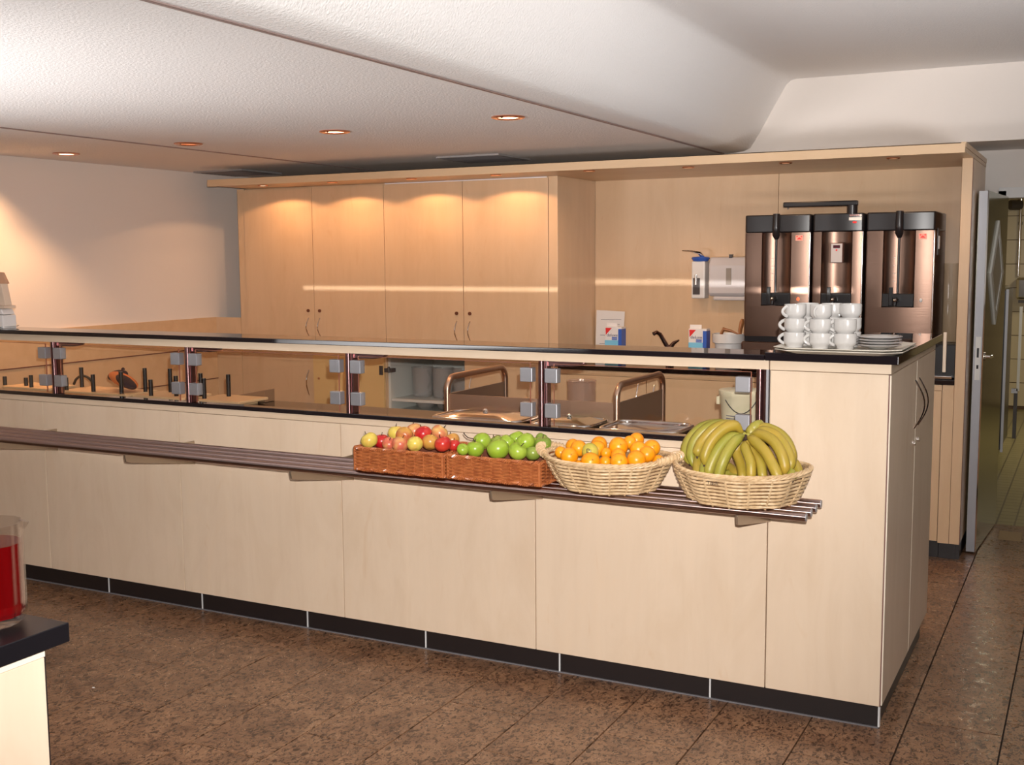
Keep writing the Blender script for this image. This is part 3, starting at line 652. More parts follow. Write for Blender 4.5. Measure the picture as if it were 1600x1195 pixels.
# ================================================================== COFFEE MACHINE
def niche_profile(x0, x1, nx0, nx1, yf, yb, dep, n=14):
    pts = [(x0, yb), (x0, yf+.012), (x0+.004, yf+.003), (x0+.012, yf), (nx0, yf)]
    for k in range(1, n):
        a = PI*k/n; pts.append(((nx0+nx1)/2-(nx1-nx0)/2*math.cos(a), yf+dep*math.sin(a)))
    pts += [(nx1, yf), (x1-.012, yf), (x1-.004, yf+.003), (x1, yf+.012), (x1, yb)]
    return pts
def urn(name, label, x0, x1, kind):
    yf, yb = 2.47, 2.91
    t = thing(name, label, 'coffee machine', ((x0+x1)/2, 2.68, .955), 'parts of the coffee brewing station')
    cx = (x0+x1)/2; nw = .082; cx += -.004
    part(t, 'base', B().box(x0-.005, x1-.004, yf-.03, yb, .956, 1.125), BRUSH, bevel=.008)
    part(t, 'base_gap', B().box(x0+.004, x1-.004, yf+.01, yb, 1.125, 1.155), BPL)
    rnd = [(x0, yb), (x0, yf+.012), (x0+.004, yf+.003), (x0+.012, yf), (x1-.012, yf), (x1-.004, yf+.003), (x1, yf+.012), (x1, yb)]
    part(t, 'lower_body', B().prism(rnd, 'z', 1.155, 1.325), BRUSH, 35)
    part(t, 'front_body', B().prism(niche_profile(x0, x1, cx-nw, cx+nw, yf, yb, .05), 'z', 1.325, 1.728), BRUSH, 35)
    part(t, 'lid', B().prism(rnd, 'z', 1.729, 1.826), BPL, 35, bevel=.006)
    part(t, 'corner_strip', B().cyl((x1-.004, yf+.001, 1.16), (x1-.004, yf+.001, 1.727), .0035), CHROME, 40, label='bright corner strip')
    part(t, 'tap_block', B().box(cx-nw+.002, cx+nw-.002, yf-.004, yf+.03, 1.328, 1.398), BPL, bevel=.003)
    tp = part(t, 'tap', B().tube([(cx-.006, yf-.004, 1.365), (cx-.006, yf-.05, 1.365), (cx-.006, yf-.055, 1.335)], [.016, .014, .009], 12), BPL, 40)
    part(tp, 'lever', B().box(cx-.040, cx-.020, yf-.045, yf-.028, 1.335, 1.432), BPL, bevel=.003); part(tp, 'knob', B().ball((cx-.004, yf-.062, 1.365), .009), CHROME, 40)
    if kind == 'urn':
        part(t, 'spout', B().tube([(cx+.0, yf-.012, 1.83), (cx, yf-.016, 1.76), (cx, yf-.012, 1.715), (cx, yf, 1.695)], [.019, .021, .021, .012], 14), BPL, 40)
        g = part(t, 'gauge', B().cyl((cx+.0, yf-.006, 1.40), (cx, yf-.006, 1.69), .0065, 10), BPL, 40, label='dark sight-glass tube')
        for k in range(4):
            z = 1.46+.042*k
            part(g, 'mark', B().box(cx-.030, cx-.022, yf+.030, yf+.032, z, z+.004), SILV)
        lb = part(t, 'label_plate', B().box(x1-.082, x1-.042, yf-.0015, yf, 1.683, 1.712), PINKL)
        part(lb, 'symbol', B().prism([(x1-.076, 1.690), (x1-.062, 1.702), (x1-.048, 1.690)], 'y', yf-.003, yf-.001).box(x1-.078, x1-.070, yf-.003, yf-.001, 1.702, 1.708).box(x1-.054, x1-.046, yf-.003, yf-.001, 1.702, 1.708), REDM)
        lamp_m = mat('pilot_lamp', (.8, .05, .02), .3, emit=(1, .12, .04), estr=2.0) if x1 < -.5 else SILV
        part(t, 'pilot_lamp', B().ball((x1-.062, yf-.001, 1.364), .008, sc=(1, .4, 1.3)), lamp_m, 50)
    else:
        p = part(t, 'control_panel', B().box(cx-.033, cx+.033, yf-.004, yf+.03, 1.560, 1.668), mat('panel_rim', (.12, .06, .05), .4), bevel=.003)
        part(p, 'panel_face', B().box(cx-.029, cx+.029, yf-.006, yf-.004, 1.564, 1.664), mat('panel_grey', (.52, .49, .49), .4))
        part(p, 'display', B().box(cx-.018, cx+.018, yf-.0075, yf-.006, 1.640, 1.656), mat('display', (.06, .01, .02), .2))
        part(p, 'button', B().cyl((cx, yf-.008, 1.630), (cx, yf-.006, 1.630), .005), REDM, 40)
        # labels on the lid
        part(t, 'label_plate', B().box(x1-.078, x1-.012, yf-.0015, yf, 1.787, 1.803), PAPER)
        text_part(t, 'lettering', 'SERVICE', .014, (x1-.076, yf-.001, 1.809), PINKL)
        part(t, 'badge', B().cyl((x1-.018, yf-.0015, 1.812), (x1-.018, yf, 1.812), .006), PAPER, 40)
        part(t, 'red_mark', B().ball((x1-.048, yf, 1.777), .012, sc=(1, .1, .5)), REDM, 40)
        a = part(t, 'swivel_arm', B().box(x0-.165, x1-.035, 2.47, 2.50, 1.865, 1.893), BPL, bevel=.006, label='black swivel arm')
        part(a, 'arm_post', B().cyl((x1-.065, 2.485, 1.82), (x1-.065, 2.485, 1.868), .028, 20), BPL, 40); part(a, 'arm_tip', B().cyl((x0-.14, 2.485, 1.855), (x0-.14, 2.485, 1.866), .004), GREYD, 40)
    return t
urn('coffee_urn', 'left steel coffee urn with black lid and red pilot lamp', -1.187, -.822, 'urn')
urn('coffee_brewer', 'middle steel brewing column with grey control panel and swivel arm', -.812, -.543, 'brew')
u3 = urn('coffee_urn', 'right steel coffee urn with black lid, nearest the end panel', -.530, -.181, 'urn')
s = part(u3, 'side_switch', B().box(-.181, -.178, 2.55, 2.62, 1.60, 1.74), GREYD); part(s, 'rocker', B().box(-.179, -.172, 2.565, 2.605, 1.63, 1.70), WHITE, bevel=.003)
part(u3, 'drip_recess', B().box(-.44, -.27, 2.462, 2.469, 1.13, 1.175), BPL)
# dispenser to the right of the urns
t = thing('cup_dispenser', 'clear plastic tube on a black stand between coffee urn and end panel', 'dispenser', (-.115, 2.58, .955))
part(t, 'stand', B().box(-.172, -.062, 2.48, 2.70, .956, 1.135), BPL, bevel=.006); part(t, 'tube', B().lathe((-.112, 2.60, 1.136), [(.040, 0), (.040, .42), (.037, .42), (.037, 0)], 24), GLASS, 40)
part(t, 'paddle', B().box(-.125, -.108, 2.462, 2.475, .99, 1.20), EDGEL, bevel=.003); part(t, 'tray_lip', B().box(-.165, -.075, 2.44, 2.48, .956, .972), CHROME, bevel=.003)

# things on the rear worktop and wall
t = thing('soap_dispenser', 'white wall soap dispenser with blue collar and steel lever', 'dispenser', (-1.59, 2.93, 1.35))
part(t, 'case', B().box(-1.633, -1.548, 2.885, 2.979, 1.345, 1.572), WHITE, bevel=.008); part(t, 'collar', B().lathe((-1.588, 2.925, 1.572), [(.0, 0), (.045, 0), (.056, .018), (.050, .026), (0, .03)], 24), BLUEM, 50)
b_ = B(); b_.tube([(-1.566, 2.90, 1.598), (-1.575, 2.86, 1.622), (-1.62, 2.82, 1.634), (-1.665, 2.80, 1.636)], [.016, .015, .010, .005], 10, flat=.5); part(t, 'lever', b_, CHROME, 50)
part(t, 'window', B().box(-1.622, -1.578, 2.882, 2.886, 1.37, 1.47), GREYD); part(t, 'pump', B().cyl((-1.60, 2.875, 1.43), (-1.60, 2.875, 1.49), .008), CHROME, 40)
t = thing('towel_dispenser', 'grey-white paper towel dispenser on the wall left of the coffee machine', 'dispenser', (-1.41, 2.90, 1.35))
part(t, 'case', B().prism([(2.979, 1.36), (2.90, 1.36), (2.885, 1.38), (2.885, 1.545), (2.91, 1.595), (2.979, 1.60)], 'x', -1.525, -1.235), mat('grey_white', (.62, .58, .58), .3), bevel=.010)
part(t, 'window', B().box(-1.415, -1.383, 2.881, 2.886, 1.43, 1.53), mat('grey_window', (.30, .26, .22), .4)); part(t, 'outlet', B().box(-1.50, -1.27, 2.90, 2.979, 1.335, 1.36), mat('grey_white', (.62, .58, .58), .3), bevel=.008)
part(t, 'lock', B().box(-1.405, -1.385, 2.905, 2.93, 1.59, 1.612), GREYD)
# notice paper
t = thing('notice', 'white printed sheet leaning in the corner behind the tissue box', 'paper', (-2.21, 2.95, .956))
b_ = B(); b_.prism([(-2.300, .956), (-2.115, .956), (-2.095, 1.255), (-2.290, 1.262)], 'y', 2.957, 2.959); part(t, 'sheet', b_, PAPER)
for k, (xa, ln, z) in enumerate(((-2.26, .09, 1.20), (-2.17, .05, 1.203), (-2.265, .06, 1.10), (-2.27, .05, 1.045), (-2.28, .07, 1.02), (-2.20, .07, 1.17))):
    part(t, 'print_line', B().box(xa, xa+ln, 2.9555, 2.957, z, z+.003), INK)
# printed tissue boxes
def tissue(label, x, y):
    t = thing('tissue_box', label, 'box', (x, y, .956), 'red, white and blue tissue boxes')
    part(t, 'carton', B().box(x, x+.110, y, y+.07, .956, 1.172), PAPER, bevel=.001)
    part(t, 'blue_side', B().box(x+.088, x+.1105, y-.001, y+.071, .957, 1.160), BLUEM)
    part(t, 'blue_foot', B().box(x-.0005, x+.088, y-.0008, y, .957, 1.090), LBLUE)
    part(t, 'red_corner', B().prism([(x+.004, 1.166), (x+.046, 1.166), (x+.006, 1.122)], 'y', y-.0012, y), REDM)
    text_part(t, 'lettering', 'deluxe', .027, (x+.012, y-.001, 1.113), mat('navy_ink', (.05, .04, .12), .5))
    part(t, 'blue_bar', B().box(x+.046, x+.082, y-.0014, y, 1.101, 1.109).box(x+.046, x+.082, y-.0014, y, 1.092, 1.098), BLUEM)
    part(t, 'flap', B().box(x-.002, x+.07, y+.030, y+.032, 1.172, 1.195), PAPER, label='raised paper flap')
tissue('tissue box in front of the white notice sheet', -2.125, 2.70)
tissue('tissue box beside the white tub and tap', -1.585, 2.70)
# tap
t = thing('sink_tap', 'small brown-looking metal mixer tap on the rear worktop', 'tap', (-1.71, 2.75, .955))
part(t, 'body', B().lathe((-1.72, 2.75, .955), [(0, 0), (.026, 0), (.024, .06), (.020, .10), (0, .105)], 20), TUBEM, 50)
part(t, 'spout', B().tube([(-1.72, 2.75, 1.03), (-1.745, 2.72, 1.09), (-1.765, 2.70, 1.135), (-1.78, 2.68, 1.148), (-1.795, 2.665, 1.138)], [.014, .013, .012, .012, .013], 12), TUBEM, 50)
part(t, 'lever', B().tube([(-1.715, 2.75, 1.055), (-1.69, 2.74, 1.082), (-1.655, 2.73, 1.100)], [.016, .012, .005], 10), TUBEM, 50)
part(t, 'glint_cap', B().ball((-1.712, 2.725, 1.052), .008), CHROME, 50)
# tub with wooden utensils
t = thing('plastic_tub', 'white plastic tub holding brown wooden utensils', 'tub', (-1.345, 2.72, .955))
part(t, 'tub', B().lathe((-1.345, 2.72, .956), [(0, 0), (.074, 0), (.080, .135), (.094, .140), (.096, .192), (.090, .192), (.086, .16), (.078, .12), (.07, .01), (0, .008)], 36), WHITE, 50)
def rod(n, lab, pts, r):
    single(n, lab, 'utensil', B().tube(pts, r, 10, flat=.5), SPOON, pts[0], 50)
rod('wooden_spoon', 'brown wooden spoon lying over the rim of the white tub', [(-1.385, 2.70, 1.145), (-1.37, 2.70, 1.175), (-1.33, 2.705, 1.165), (-1.28, 2.71, 1.145)], [.018, .022, .014, .008])
rod('wooden_scoop', 'brown rounded wooden scoop standing at the right of the white tub', [(-1.285, 2.74, 1.09), (-1.282, 2.74, 1.17), (-1.272, 2.74, 1.215), (-1.270, 2.74, 1.235)], [.012, .022, .026, .012])

# ================================================================== BEHIND THE GLASS
# trolley frame with hoops
t = thing('steel_trolley', 'steel trolley with two tube hoops behind the glass', 'trolley', (-1.69, 1.05, 0))
XL, XR, Y0, Y1 = -2.117, -1.263, .755, 1.345
for x, c in ((XL, 'left'), (XR, 'right')):
    pts = [(x, Y0, .10), (x, Y0, .985)]
    for k in range(1, 7): a = PI/2*k/6; pts.append((x, Y0+.06-.06*math.cos(a), .985+.06*math.sin(a)))
    for k in range(0, 7): a = PI/2*k/6; pts.append((x, Y1-.06+.06*math.sin(a), .985+.06*math.cos(a)))
    pts.append((x, Y1, .10))
    part(t, 'hoop', B().tube(pts, .0145, 12), STEEL, 60, label='bent steel tube hoop')
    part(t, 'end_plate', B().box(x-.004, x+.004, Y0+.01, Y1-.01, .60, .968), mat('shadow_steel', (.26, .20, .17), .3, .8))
    for yy in (Y0, Y1): part(t, 'castor', B().cyl((x-.012, yy, .05), (x+.012, yy, .05), .05, 20), BPL, 40)
part(t, 'side_plate', B().box(XL+.012, XR-.012, Y0-.003, Y0+.003, .60, .968), PLATEM, label='long satin steel side plate')
part(t, 'deck', B().box(XL, XR, Y0, Y1, .60, .615), STEEL)
# wells in the worktop
def well(label, x0, x1, y0, y1, lid):
    t = thing('steel_pan', label, 'pan', ((x0+x1)/2, (y0+y1)/2, .9), 'steel pans set in the worktop')
    n = 40; path = []
    for k in range(n):
        a = 2*PI*k/n; c, s = math.cos(a), math.sin(a); e = .35
        path.append(((x0+x1)/2+(x1-x0)/2*abs(c)**e*(1 if c > 0 else -1), (y0+y1)/2+(y1-y0)/2*abs(s)**e*(1 if s > 0 else -1), .912))
    part(t, 'rim', B().tube(path, .010, 8, True), CHROME, 60)
    b_ = B(); vs = [(p[0], p[1], .912) for p in path]; cx, cy = (x0+x1)/2, (y0+y1)/2
    vs2 = [(cx+(p[0]-cx)*.55, cy+(p[1]-cy)*.55, .9325 if lid else .902) for p in path]
    b_.add(vs+vs2, [(i, (i+1) % n, n+(i+1) % n, n+i) for i in range(n)]+[tuple(range(n, 2*n))]); part(t, 'lid' if lid else 'basin', b_, CHROME, 60)
    if lid: part(t, 'knob', B().ball((cx, cy, .938), .012), CHROME, 50)
well('domed steel pan behind the glass above the green apples', -1.98, -1.56, .36, .62, True)
well('domed steel pan behind the glass, left of the right-hand hoop', -1.50, -1.24, .36, .62, True)
well('open steel pan behind the glass above the oranges', -1.19, -.86, .36, .62, False)
jug('glass_jug', 'small fluted glass jug standing behind the steel trolley plate', (-1.80, 1.60, .7555), .074, .205, GLASSW, handle=False)
single('jug_stool', 'low steel stand under the small glass jug', 'stand', B().box(-1.92, -1.68, 1.48, 1.72, 0, .755), STEEL, (-1.8, 1.6, 0), bevel=.004)
# bucket
bx, by, bz = -.640, .50, .90
t = thing('cream_bucket', 'cream plastic bucket with wire handle and printed lines behind the glass', 'bucket', (bx, by, bz))
part(t, 'pail', B().lathe((bx, by, bz), [(0, 0), (.070, 0), (.080, .158), (.085, .163), (.086, .182), (.080, .185), (0, .180)], 40), BUCK, 45)
part(t, 'handle', B().tube([(bx+.083*math.sin(a), by-.083*math.cos(a)-.003, bz+.150-.05*math.sin((a+.5)/1.6*PI)) for a in [(-.5+1.6*k/12) for k in range(13)]], .0022, 6), GREYD, 50)
for k, w_ in enumerate((.055, .050, .052, .046, .050)):
    part(t, 'print_line', B().tube([(bx+.0745*math.sin(a), by-.0755*math.cos(a)-.001, bz+.088-.0105*k) for a in [(-.55+w_*18*j/6) for j in range(7)]], .0012, 4, flat=1.6), INK)
part(t, 'ear', B().box(bx-.092, bx-.080, by-.02, by+.01, bz+.125, bz+.155), BUCK)
# boards with black pegs at the left
def peg_board(label, u0, u1, v, y, dy, pegs):
    pa, pb = at(u0, v, y), at(u1, v, y); z = .93
    t = thing('display_board', label, 'board', ((pa[0]+pb[0])/2, y, .9), 'pale display boards with black pegs')
    part(t, 'board', B().box(pa[0], pb[0], y, y+dy, z-.014, z), BOARD, bevel=.003)
    part(t, 'riser', B().box(pa[0]+.05, pb[0]-.05, y+.02, y+dy-.02, .9, z-.014), BOARD)
    for (pu, v0, v1, yy) in pegs:
        p0 = at(pu, v1, yy); zt = at(pu, v0, yy)[2]
        part(t, 'peg', B().cyl((p0[0], yy, z-.0), (p0[0], yy, max(zt, z+.035)), .011, 12), BPL, 40)
peg_board('leftmost pale board with black pegs behind the glass', 4, 72, 603, .36, .2, [(8, 588, 600, .40), (41, 590, 602, .42), (49, 586, 602, .38)])
peg_board('pale pegged board between the first two posts carrying the orange mitt', 92, 196, 609, .34, .22, [(104, 590, 606, .36), (128, 574, 600, .5), (146, 585, 608, .37), (190, 581, 611, .36)])
peg_board('pale pegged board just left of the second post', 206, 282, 613, .34, .22, [(227, 575, 601, .48), (236, 593, 614, .36), (266, 576, 594, .52), (275, 587, 604, .4)])
peg_board('pale pegged board just right of the second post', 300, 372, 616, .34, .22, [(314, 583, 608, .45), (319, 591, 610, .38), (357, 585, 603, .5)])
p = at(186, 592, .45)
t = thing('oven_mitt', 'orange and black cloth oven mitt heaped on the pegged board', 'mitt', (p[0], .46, .93))
part(t, 'black_cuff', B().ball((p[0]-.06, .50, 1.003), .038, sc=(1.7, 1, .75), rot=Matrix.Rotation(-.2, 3, 'Y')), DKCL, 50)
part(t, 'orange_body', B().ball((p[0]+.02, .46, .985), .05, sc=(1.9, 1, .62), rot=Matrix.Rotation(.35, 3, 'Y')), ORCL, 50); part(t, 'dark_patch', B().ball((p[0]+.06, .44, .980), .04, sc=(1.7, 1, .55), rot=Matrix.Rotation(.5, 3, 'Y')), DKCL, 50)
part(t, 'loop', B().ball((p[0]+.0, .48, 1.040), .009), DKCL, 50)
p = at(126, 598, .55)
single('pan_handle', 'black arched handle behind the pegs of the second board', 'handle', B().tube([(p[0]-.075+.15*k/10, .57, .931+.050*math.sin(PI*k/10)**.6) for k in range(11)], .007, 8), BPL, (p[0], .57, .931), 50)
pa, pb = at(205, 622, .12), at(382, 634, .12)
single('white_tray', 'flat greyish-white tray lying close behind the second glass post', 'tray', B().box(pa[0], pb[0], .09, .31, .901, .914), mat('grey_white2', (.55, .5, .46), .4), ((pa[0]+pb[0])/2, .2, .9), bevel=.004)
pa, pb = at(352, 610, .5), at(400, 610, .5)
single('brown_wedge', 'brown wedge-shaped stand right of the last pegged board', 'stand', B().prism([(pa[0]-.12, .901), (pb[0], .901), (pb[0], .962)], 'y', .566, .64), mat('brown_wedge_m', (.28, .16, .09), .5), (pb[0], .5, .9), bevel=.002)

# ================================================================== CROCKERY ON THE END CABINET
ZS = 1.277
def chamfer_rect(x0, x1, y0, y1, c): return [(x0+c, y0), (x1-c, y0), (x1, y0+c), (x1, y1-c), (x1-c, y1), (x0+c, y1), (x0, y1-c), (x0, y0+c)]
def mktray(label, dz, dx):
    t = thing('serving_tray', label, 'tray', (-.18, .12, ZS+dz))
    a, c = chamfer_rect(-.345+dx, -.005+dx, -.035, .31, .04), chamfer_rect(-.385+dx, .03+dx, -.07, .35, .05)
    b_ = B(); z0, z1 = ZS+dz, ZS+dz+.011
    vs = [(x, y, z0) for x, y in a]+[(x, y, z1) for x, y in c]+[(x, y, z1+.003) for x, y in c]+[(x, y, z0+.003) for x, y in a]
    fs = [tuple(range(8))[::-1], tuple(range(24, 32))]
    for i in range(8):
        j = (i+1) % 8
        for k in range(3): fs.append((8*k+i, 8*k+j, 8*k+8+j, 8*k+8+i))
    b_.add(vs, fs); part(t, 'tray', b_, TRAYM, bevel=.001)
mktray('lower cream tray under the cups', 0, .004); mktray('upper cream tray under the cups', .0035+.004, 0)
ZU = ZS+.0115
def make_cup():
    t = thing('coffee_cup', 'x', 'cup', (0, 0, 0), 'white coffee cups stacked on the tray')
    r = .037
    part(t, 'body', B().lathe((0, 0, 0), [(0, .002), (r*.72, .0), (r*.76, .004), (r*.80, .010), (r*.97, .016), (r, .024), (r, .0515), (r*.95, .0525), (r*.94, .024), (r*.86, .014), (0, .009)], 32), CERAM, 45)
    pts = [(-r*.93-.019*math.sin(PI*s/10)**.8, 0, .046-.034*s/10) for s in range(11)]
    part(t, 'handle', B().tube(pts, .0042, 8, flat=1.3), CERAM, 50)
    return t
cup0 = make_cup(); first = True
H_ = .0475
stk = [(-.338, .085, 3, 'left stack in front'), (-.250, .075, 3, 'middle stack in front'), (-.168, .075, 2, 'right-hand stack in front'),
       (-.318, .19, 3, 'left stack at the back'), (-.236, .19, 3, 'middle stack at the back'), (-.172, .18, 3, 'right-hand stack at the back')]
lev = ['lowest', 'middle', 'topmost']
for (x, y, n, nm) in stk:
    for k in range(n):
        lv = (lev if n == 3 else ['lowest', 'topmost'])[k]
        lab = '%s white coffee cup of the %s on the tray' % (lv, nm)
        rz = .15 + random.uniform(-.12, .12)
        if 'middle stack in front' == nm and k == 2: rz = 1.35
        if k == 2 and nm == 'left stack in front': rz = .9
        loc = (x+random.uniform(-.001, .001), y, ZU+H_*k)
        if first: cup0.location = loc; cup0.rotation_euler = (0, 0, rz); cup0['label'] = lab; first = False
        else: tree_copy(cup0, loc, lab, rotz=rz)
sa = None
for k, lab in enumerate(('lowest saucer of the stack on the tray', 'second saucer from the bottom of the stack', 'third saucer from the bottom of the stack', 'top saucer of the stack on the tray')):
    loc = (-.070+.003*(k % 2), .14, ZU+.0092*k)
    if sa is None:
        sa = thing('saucer', lab, 'saucer', loc, 'white saucers stacked on the tray')
        part(sa, 'dish', B().lathe(loc, [(0, .001), (.030, 0), (.034, .003), (.055, .006), (.073, .013), (.0735, .015), (.071, .0155), (.052, .009), (.030, .005), (0, .004)], 40), CERAM, 50)
        part(sa, 'rim_line', B().tube([(loc[0]+.0737*math.cos(a*PI/20), loc[1]+.0737*math.sin(a*PI/20), loc[2]+.0135) for a in range(40)], .0009, 5, True), mat('grey_line', (.42, .38, .38), .3), 50)
    else: tree_copy(sa, loc, lab)
# left end of the shelf: crockery heap and plate
p = at(-4, 480, .08)
t = thing('folded_menu', 'pale folded card stand at the left picture edge of the shelf', 'card', (p[0], .08, 1.268))
q = lambda u, v, y=.08: tuple(at(u, v, y))
x_ = lambda u: at(u, 480, .08)[0]
part(t, 'lower_block', B().prism([(x_(-60), 1.268), (x_(14), 1.268), (x_(14), 1.335), (x_(-60), 1.335)], 'y', .04, .12), PAPER, bevel=.004)
part(t, 'middle_block', B().prism([(x_(-60), 1.337), (x_(13), 1.337), (x_(9), 1.365), (x_(-60), 1.36)], 'y', .05, .12), PAPER, bevel=.004)
part(t, 'upper_panel', B().prism([(x_(-60), 1.382), (x_(14), 1.382), (x_(9), 1.49), (x_(-60), 1.47)], 'y', .06, .10), mat('pale_card', (.8, .62, .48), .6), bevel=.003)
part(t, 'top_fold', B().prism([(x_(-60), 1.44), (x_(8), 1.49), (x_(1), 1.545), (x_(-60), 1.57)], 'y', .10, .115), mat('tan_card', (.66, .38, .24), .6), bevel=.002); part(t, 'back_post', B().box(x_(-50), x_(6), .10, .115, 1.335, 1.45), PAPER)
part(t, 'ledge', B().box(x_(-60), x_(14.5), .05, .12, 1.368, 1.3815), mat('pale_card', (.8, .62, .48), .6))
xc = x_(8)
t = thing('flat_dish', 'flat pale dish on the shelf beside the folded card stand', 'dish', (xc, .085, 1.268))
part(t, 'dish', B().lathe((xc-.05, .085, 1.268), [(0, 0), (.06, 0), (.088, .009), (.087, .012), (.06, .004), (0, .003)], 40), CERAM, 50)

# ================================================================== BASKETS
def oval_basket(label, cx, cy, a0, b0, a1, b1, z0, z1, rows=8, N=18, handles=True):
    t = thing('willow_basket', label, 'basket', (cx, cy, z0), 'pale willow baskets on the rail')
    def R(tt): e = tt**.75; return a0+(a1-a0)*e, b0+(b1-b0)*e
    lift = lambda th: .010*math.cos(th)**4        # rim rises a little at the ends
    def P_(th, tt, off=0):
        a, b2 = R(tt); return (cx+(a+off)*math.cos(th), cy+(b2+off)*math.sin(th), z0+(z1-z0)*tt+lift(th)*tt)
    b_ = B()
    for j in range(rows):
        tt = (j+.6)/(rows+.4)*.93; n = N*6; path = []
        for k in range(n):
            th = 2*PI*k/n; path.append(P_(th, tt, .0075*math.cos(PI*th*N/(2*PI))))
        rr = [.0046*(1+.12*math.sin(3*k+j)) for k in range(n)]
        b_.tube(path, rr, 6, True)
    part(t, 'weave', b_, WICKP, 60)
    b_ = B()
    for k in range(N):
        th = 2*PI*(k+.5)/N; b_.tube([P_(th, s/6*.97) for s in range(7)], .0042, 6)
    part(t, 'stakes', b_, WICKP, 60)
    b_ = B()
    for ph in (0, PI/2, PI, 3*PI/2):
        n = 150; b_.tube([tuple(Vector(P_(2*PI*k/n, .97)) + Vector((.0055*math.cos(14*2*PI*k/n+ph)*math.cos(2*PI*k/n), .0055*math.cos(14*2*PI*k/n+ph)*math.sin(2*PI*k/n), .0055*math.sin(14*2*PI*k/n+ph)))) for k in range(n)], .0042, 5, True)
    part(t, 'braided_rim', b_, WICKP, 60)
    b_ = B(); n = 40; b_.add([(cx+a0*math.cos(2*PI*k/n), cy+b0*math.sin(2*PI*k/n), z) for z in (z0+.001, z0+.006) for k in range(n)], [tuple(range(n))[::-1], tuple(range(n, 2*n))]+[(k, (k+1) % n, n+(k+1) % n, n+k) for k in range(n)])
    part(t, 'base', b_, WICKP)
    # inner lining wall so that the weave is not see-through
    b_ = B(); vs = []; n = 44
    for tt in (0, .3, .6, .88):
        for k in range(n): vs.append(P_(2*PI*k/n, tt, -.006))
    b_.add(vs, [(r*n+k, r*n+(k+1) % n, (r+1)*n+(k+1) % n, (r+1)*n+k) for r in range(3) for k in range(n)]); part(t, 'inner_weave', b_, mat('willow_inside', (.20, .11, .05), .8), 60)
    if handles:
        for sgn in handles:
            th0 = 0 if sgn > 0 else PI
            pts = []; n = 16
            for k in range(n+1):
                th = th0-.42+.84*k/n; s_ = math.sin(PI*k/n); q_ = P_(th, .97, .030*s_); pts.append((q_[0], q_[1], q_[2]+.012*s_))
            h = part(t, 'handle', B().tube(pts, .0115, 8), WICKP, 60); b_ = B(); Pn = [Vector(x) for x in pts]; path = []
            for k in range(n*8):
                s_ = k/8; i = min(int(s_), n-1); q_ = Pn[i].lerp(Pn[i+1], s_-i); a = k*PI/4*1.0
                T_ = (Pn[i+1]-Pn[i]).normalized(); U_ = Vector((0, 0, 1)); V_ = T_.cross(U_).normalized()
                path.append(tuple(q_+(U_*math.sin(a)+V_*math.cos(a))*.0125))
            part(h, 'wrapping', b_.tube(path, .0036, 5), WICKP, 60)
    return t
ZB = ZR+.0142
ORB = oval_basket('pale oval willow basket with two handles full of oranges', -.868, -.300, .150, .125, .222, .185, ZB, ZB+.108, handles=(1, -1))
BNB = oval_basket('pale oval willow basket without handles full of bananas', -.408, -.300, .160, .135, .215, .190, ZB, ZB+.108, handles=None)
text_part(BNB, 'tag_lettering', 'Tisch', .017, (-.462, -.494, ZB+.082), GREYD, rot=(PI/2+.3, 0, -.1))
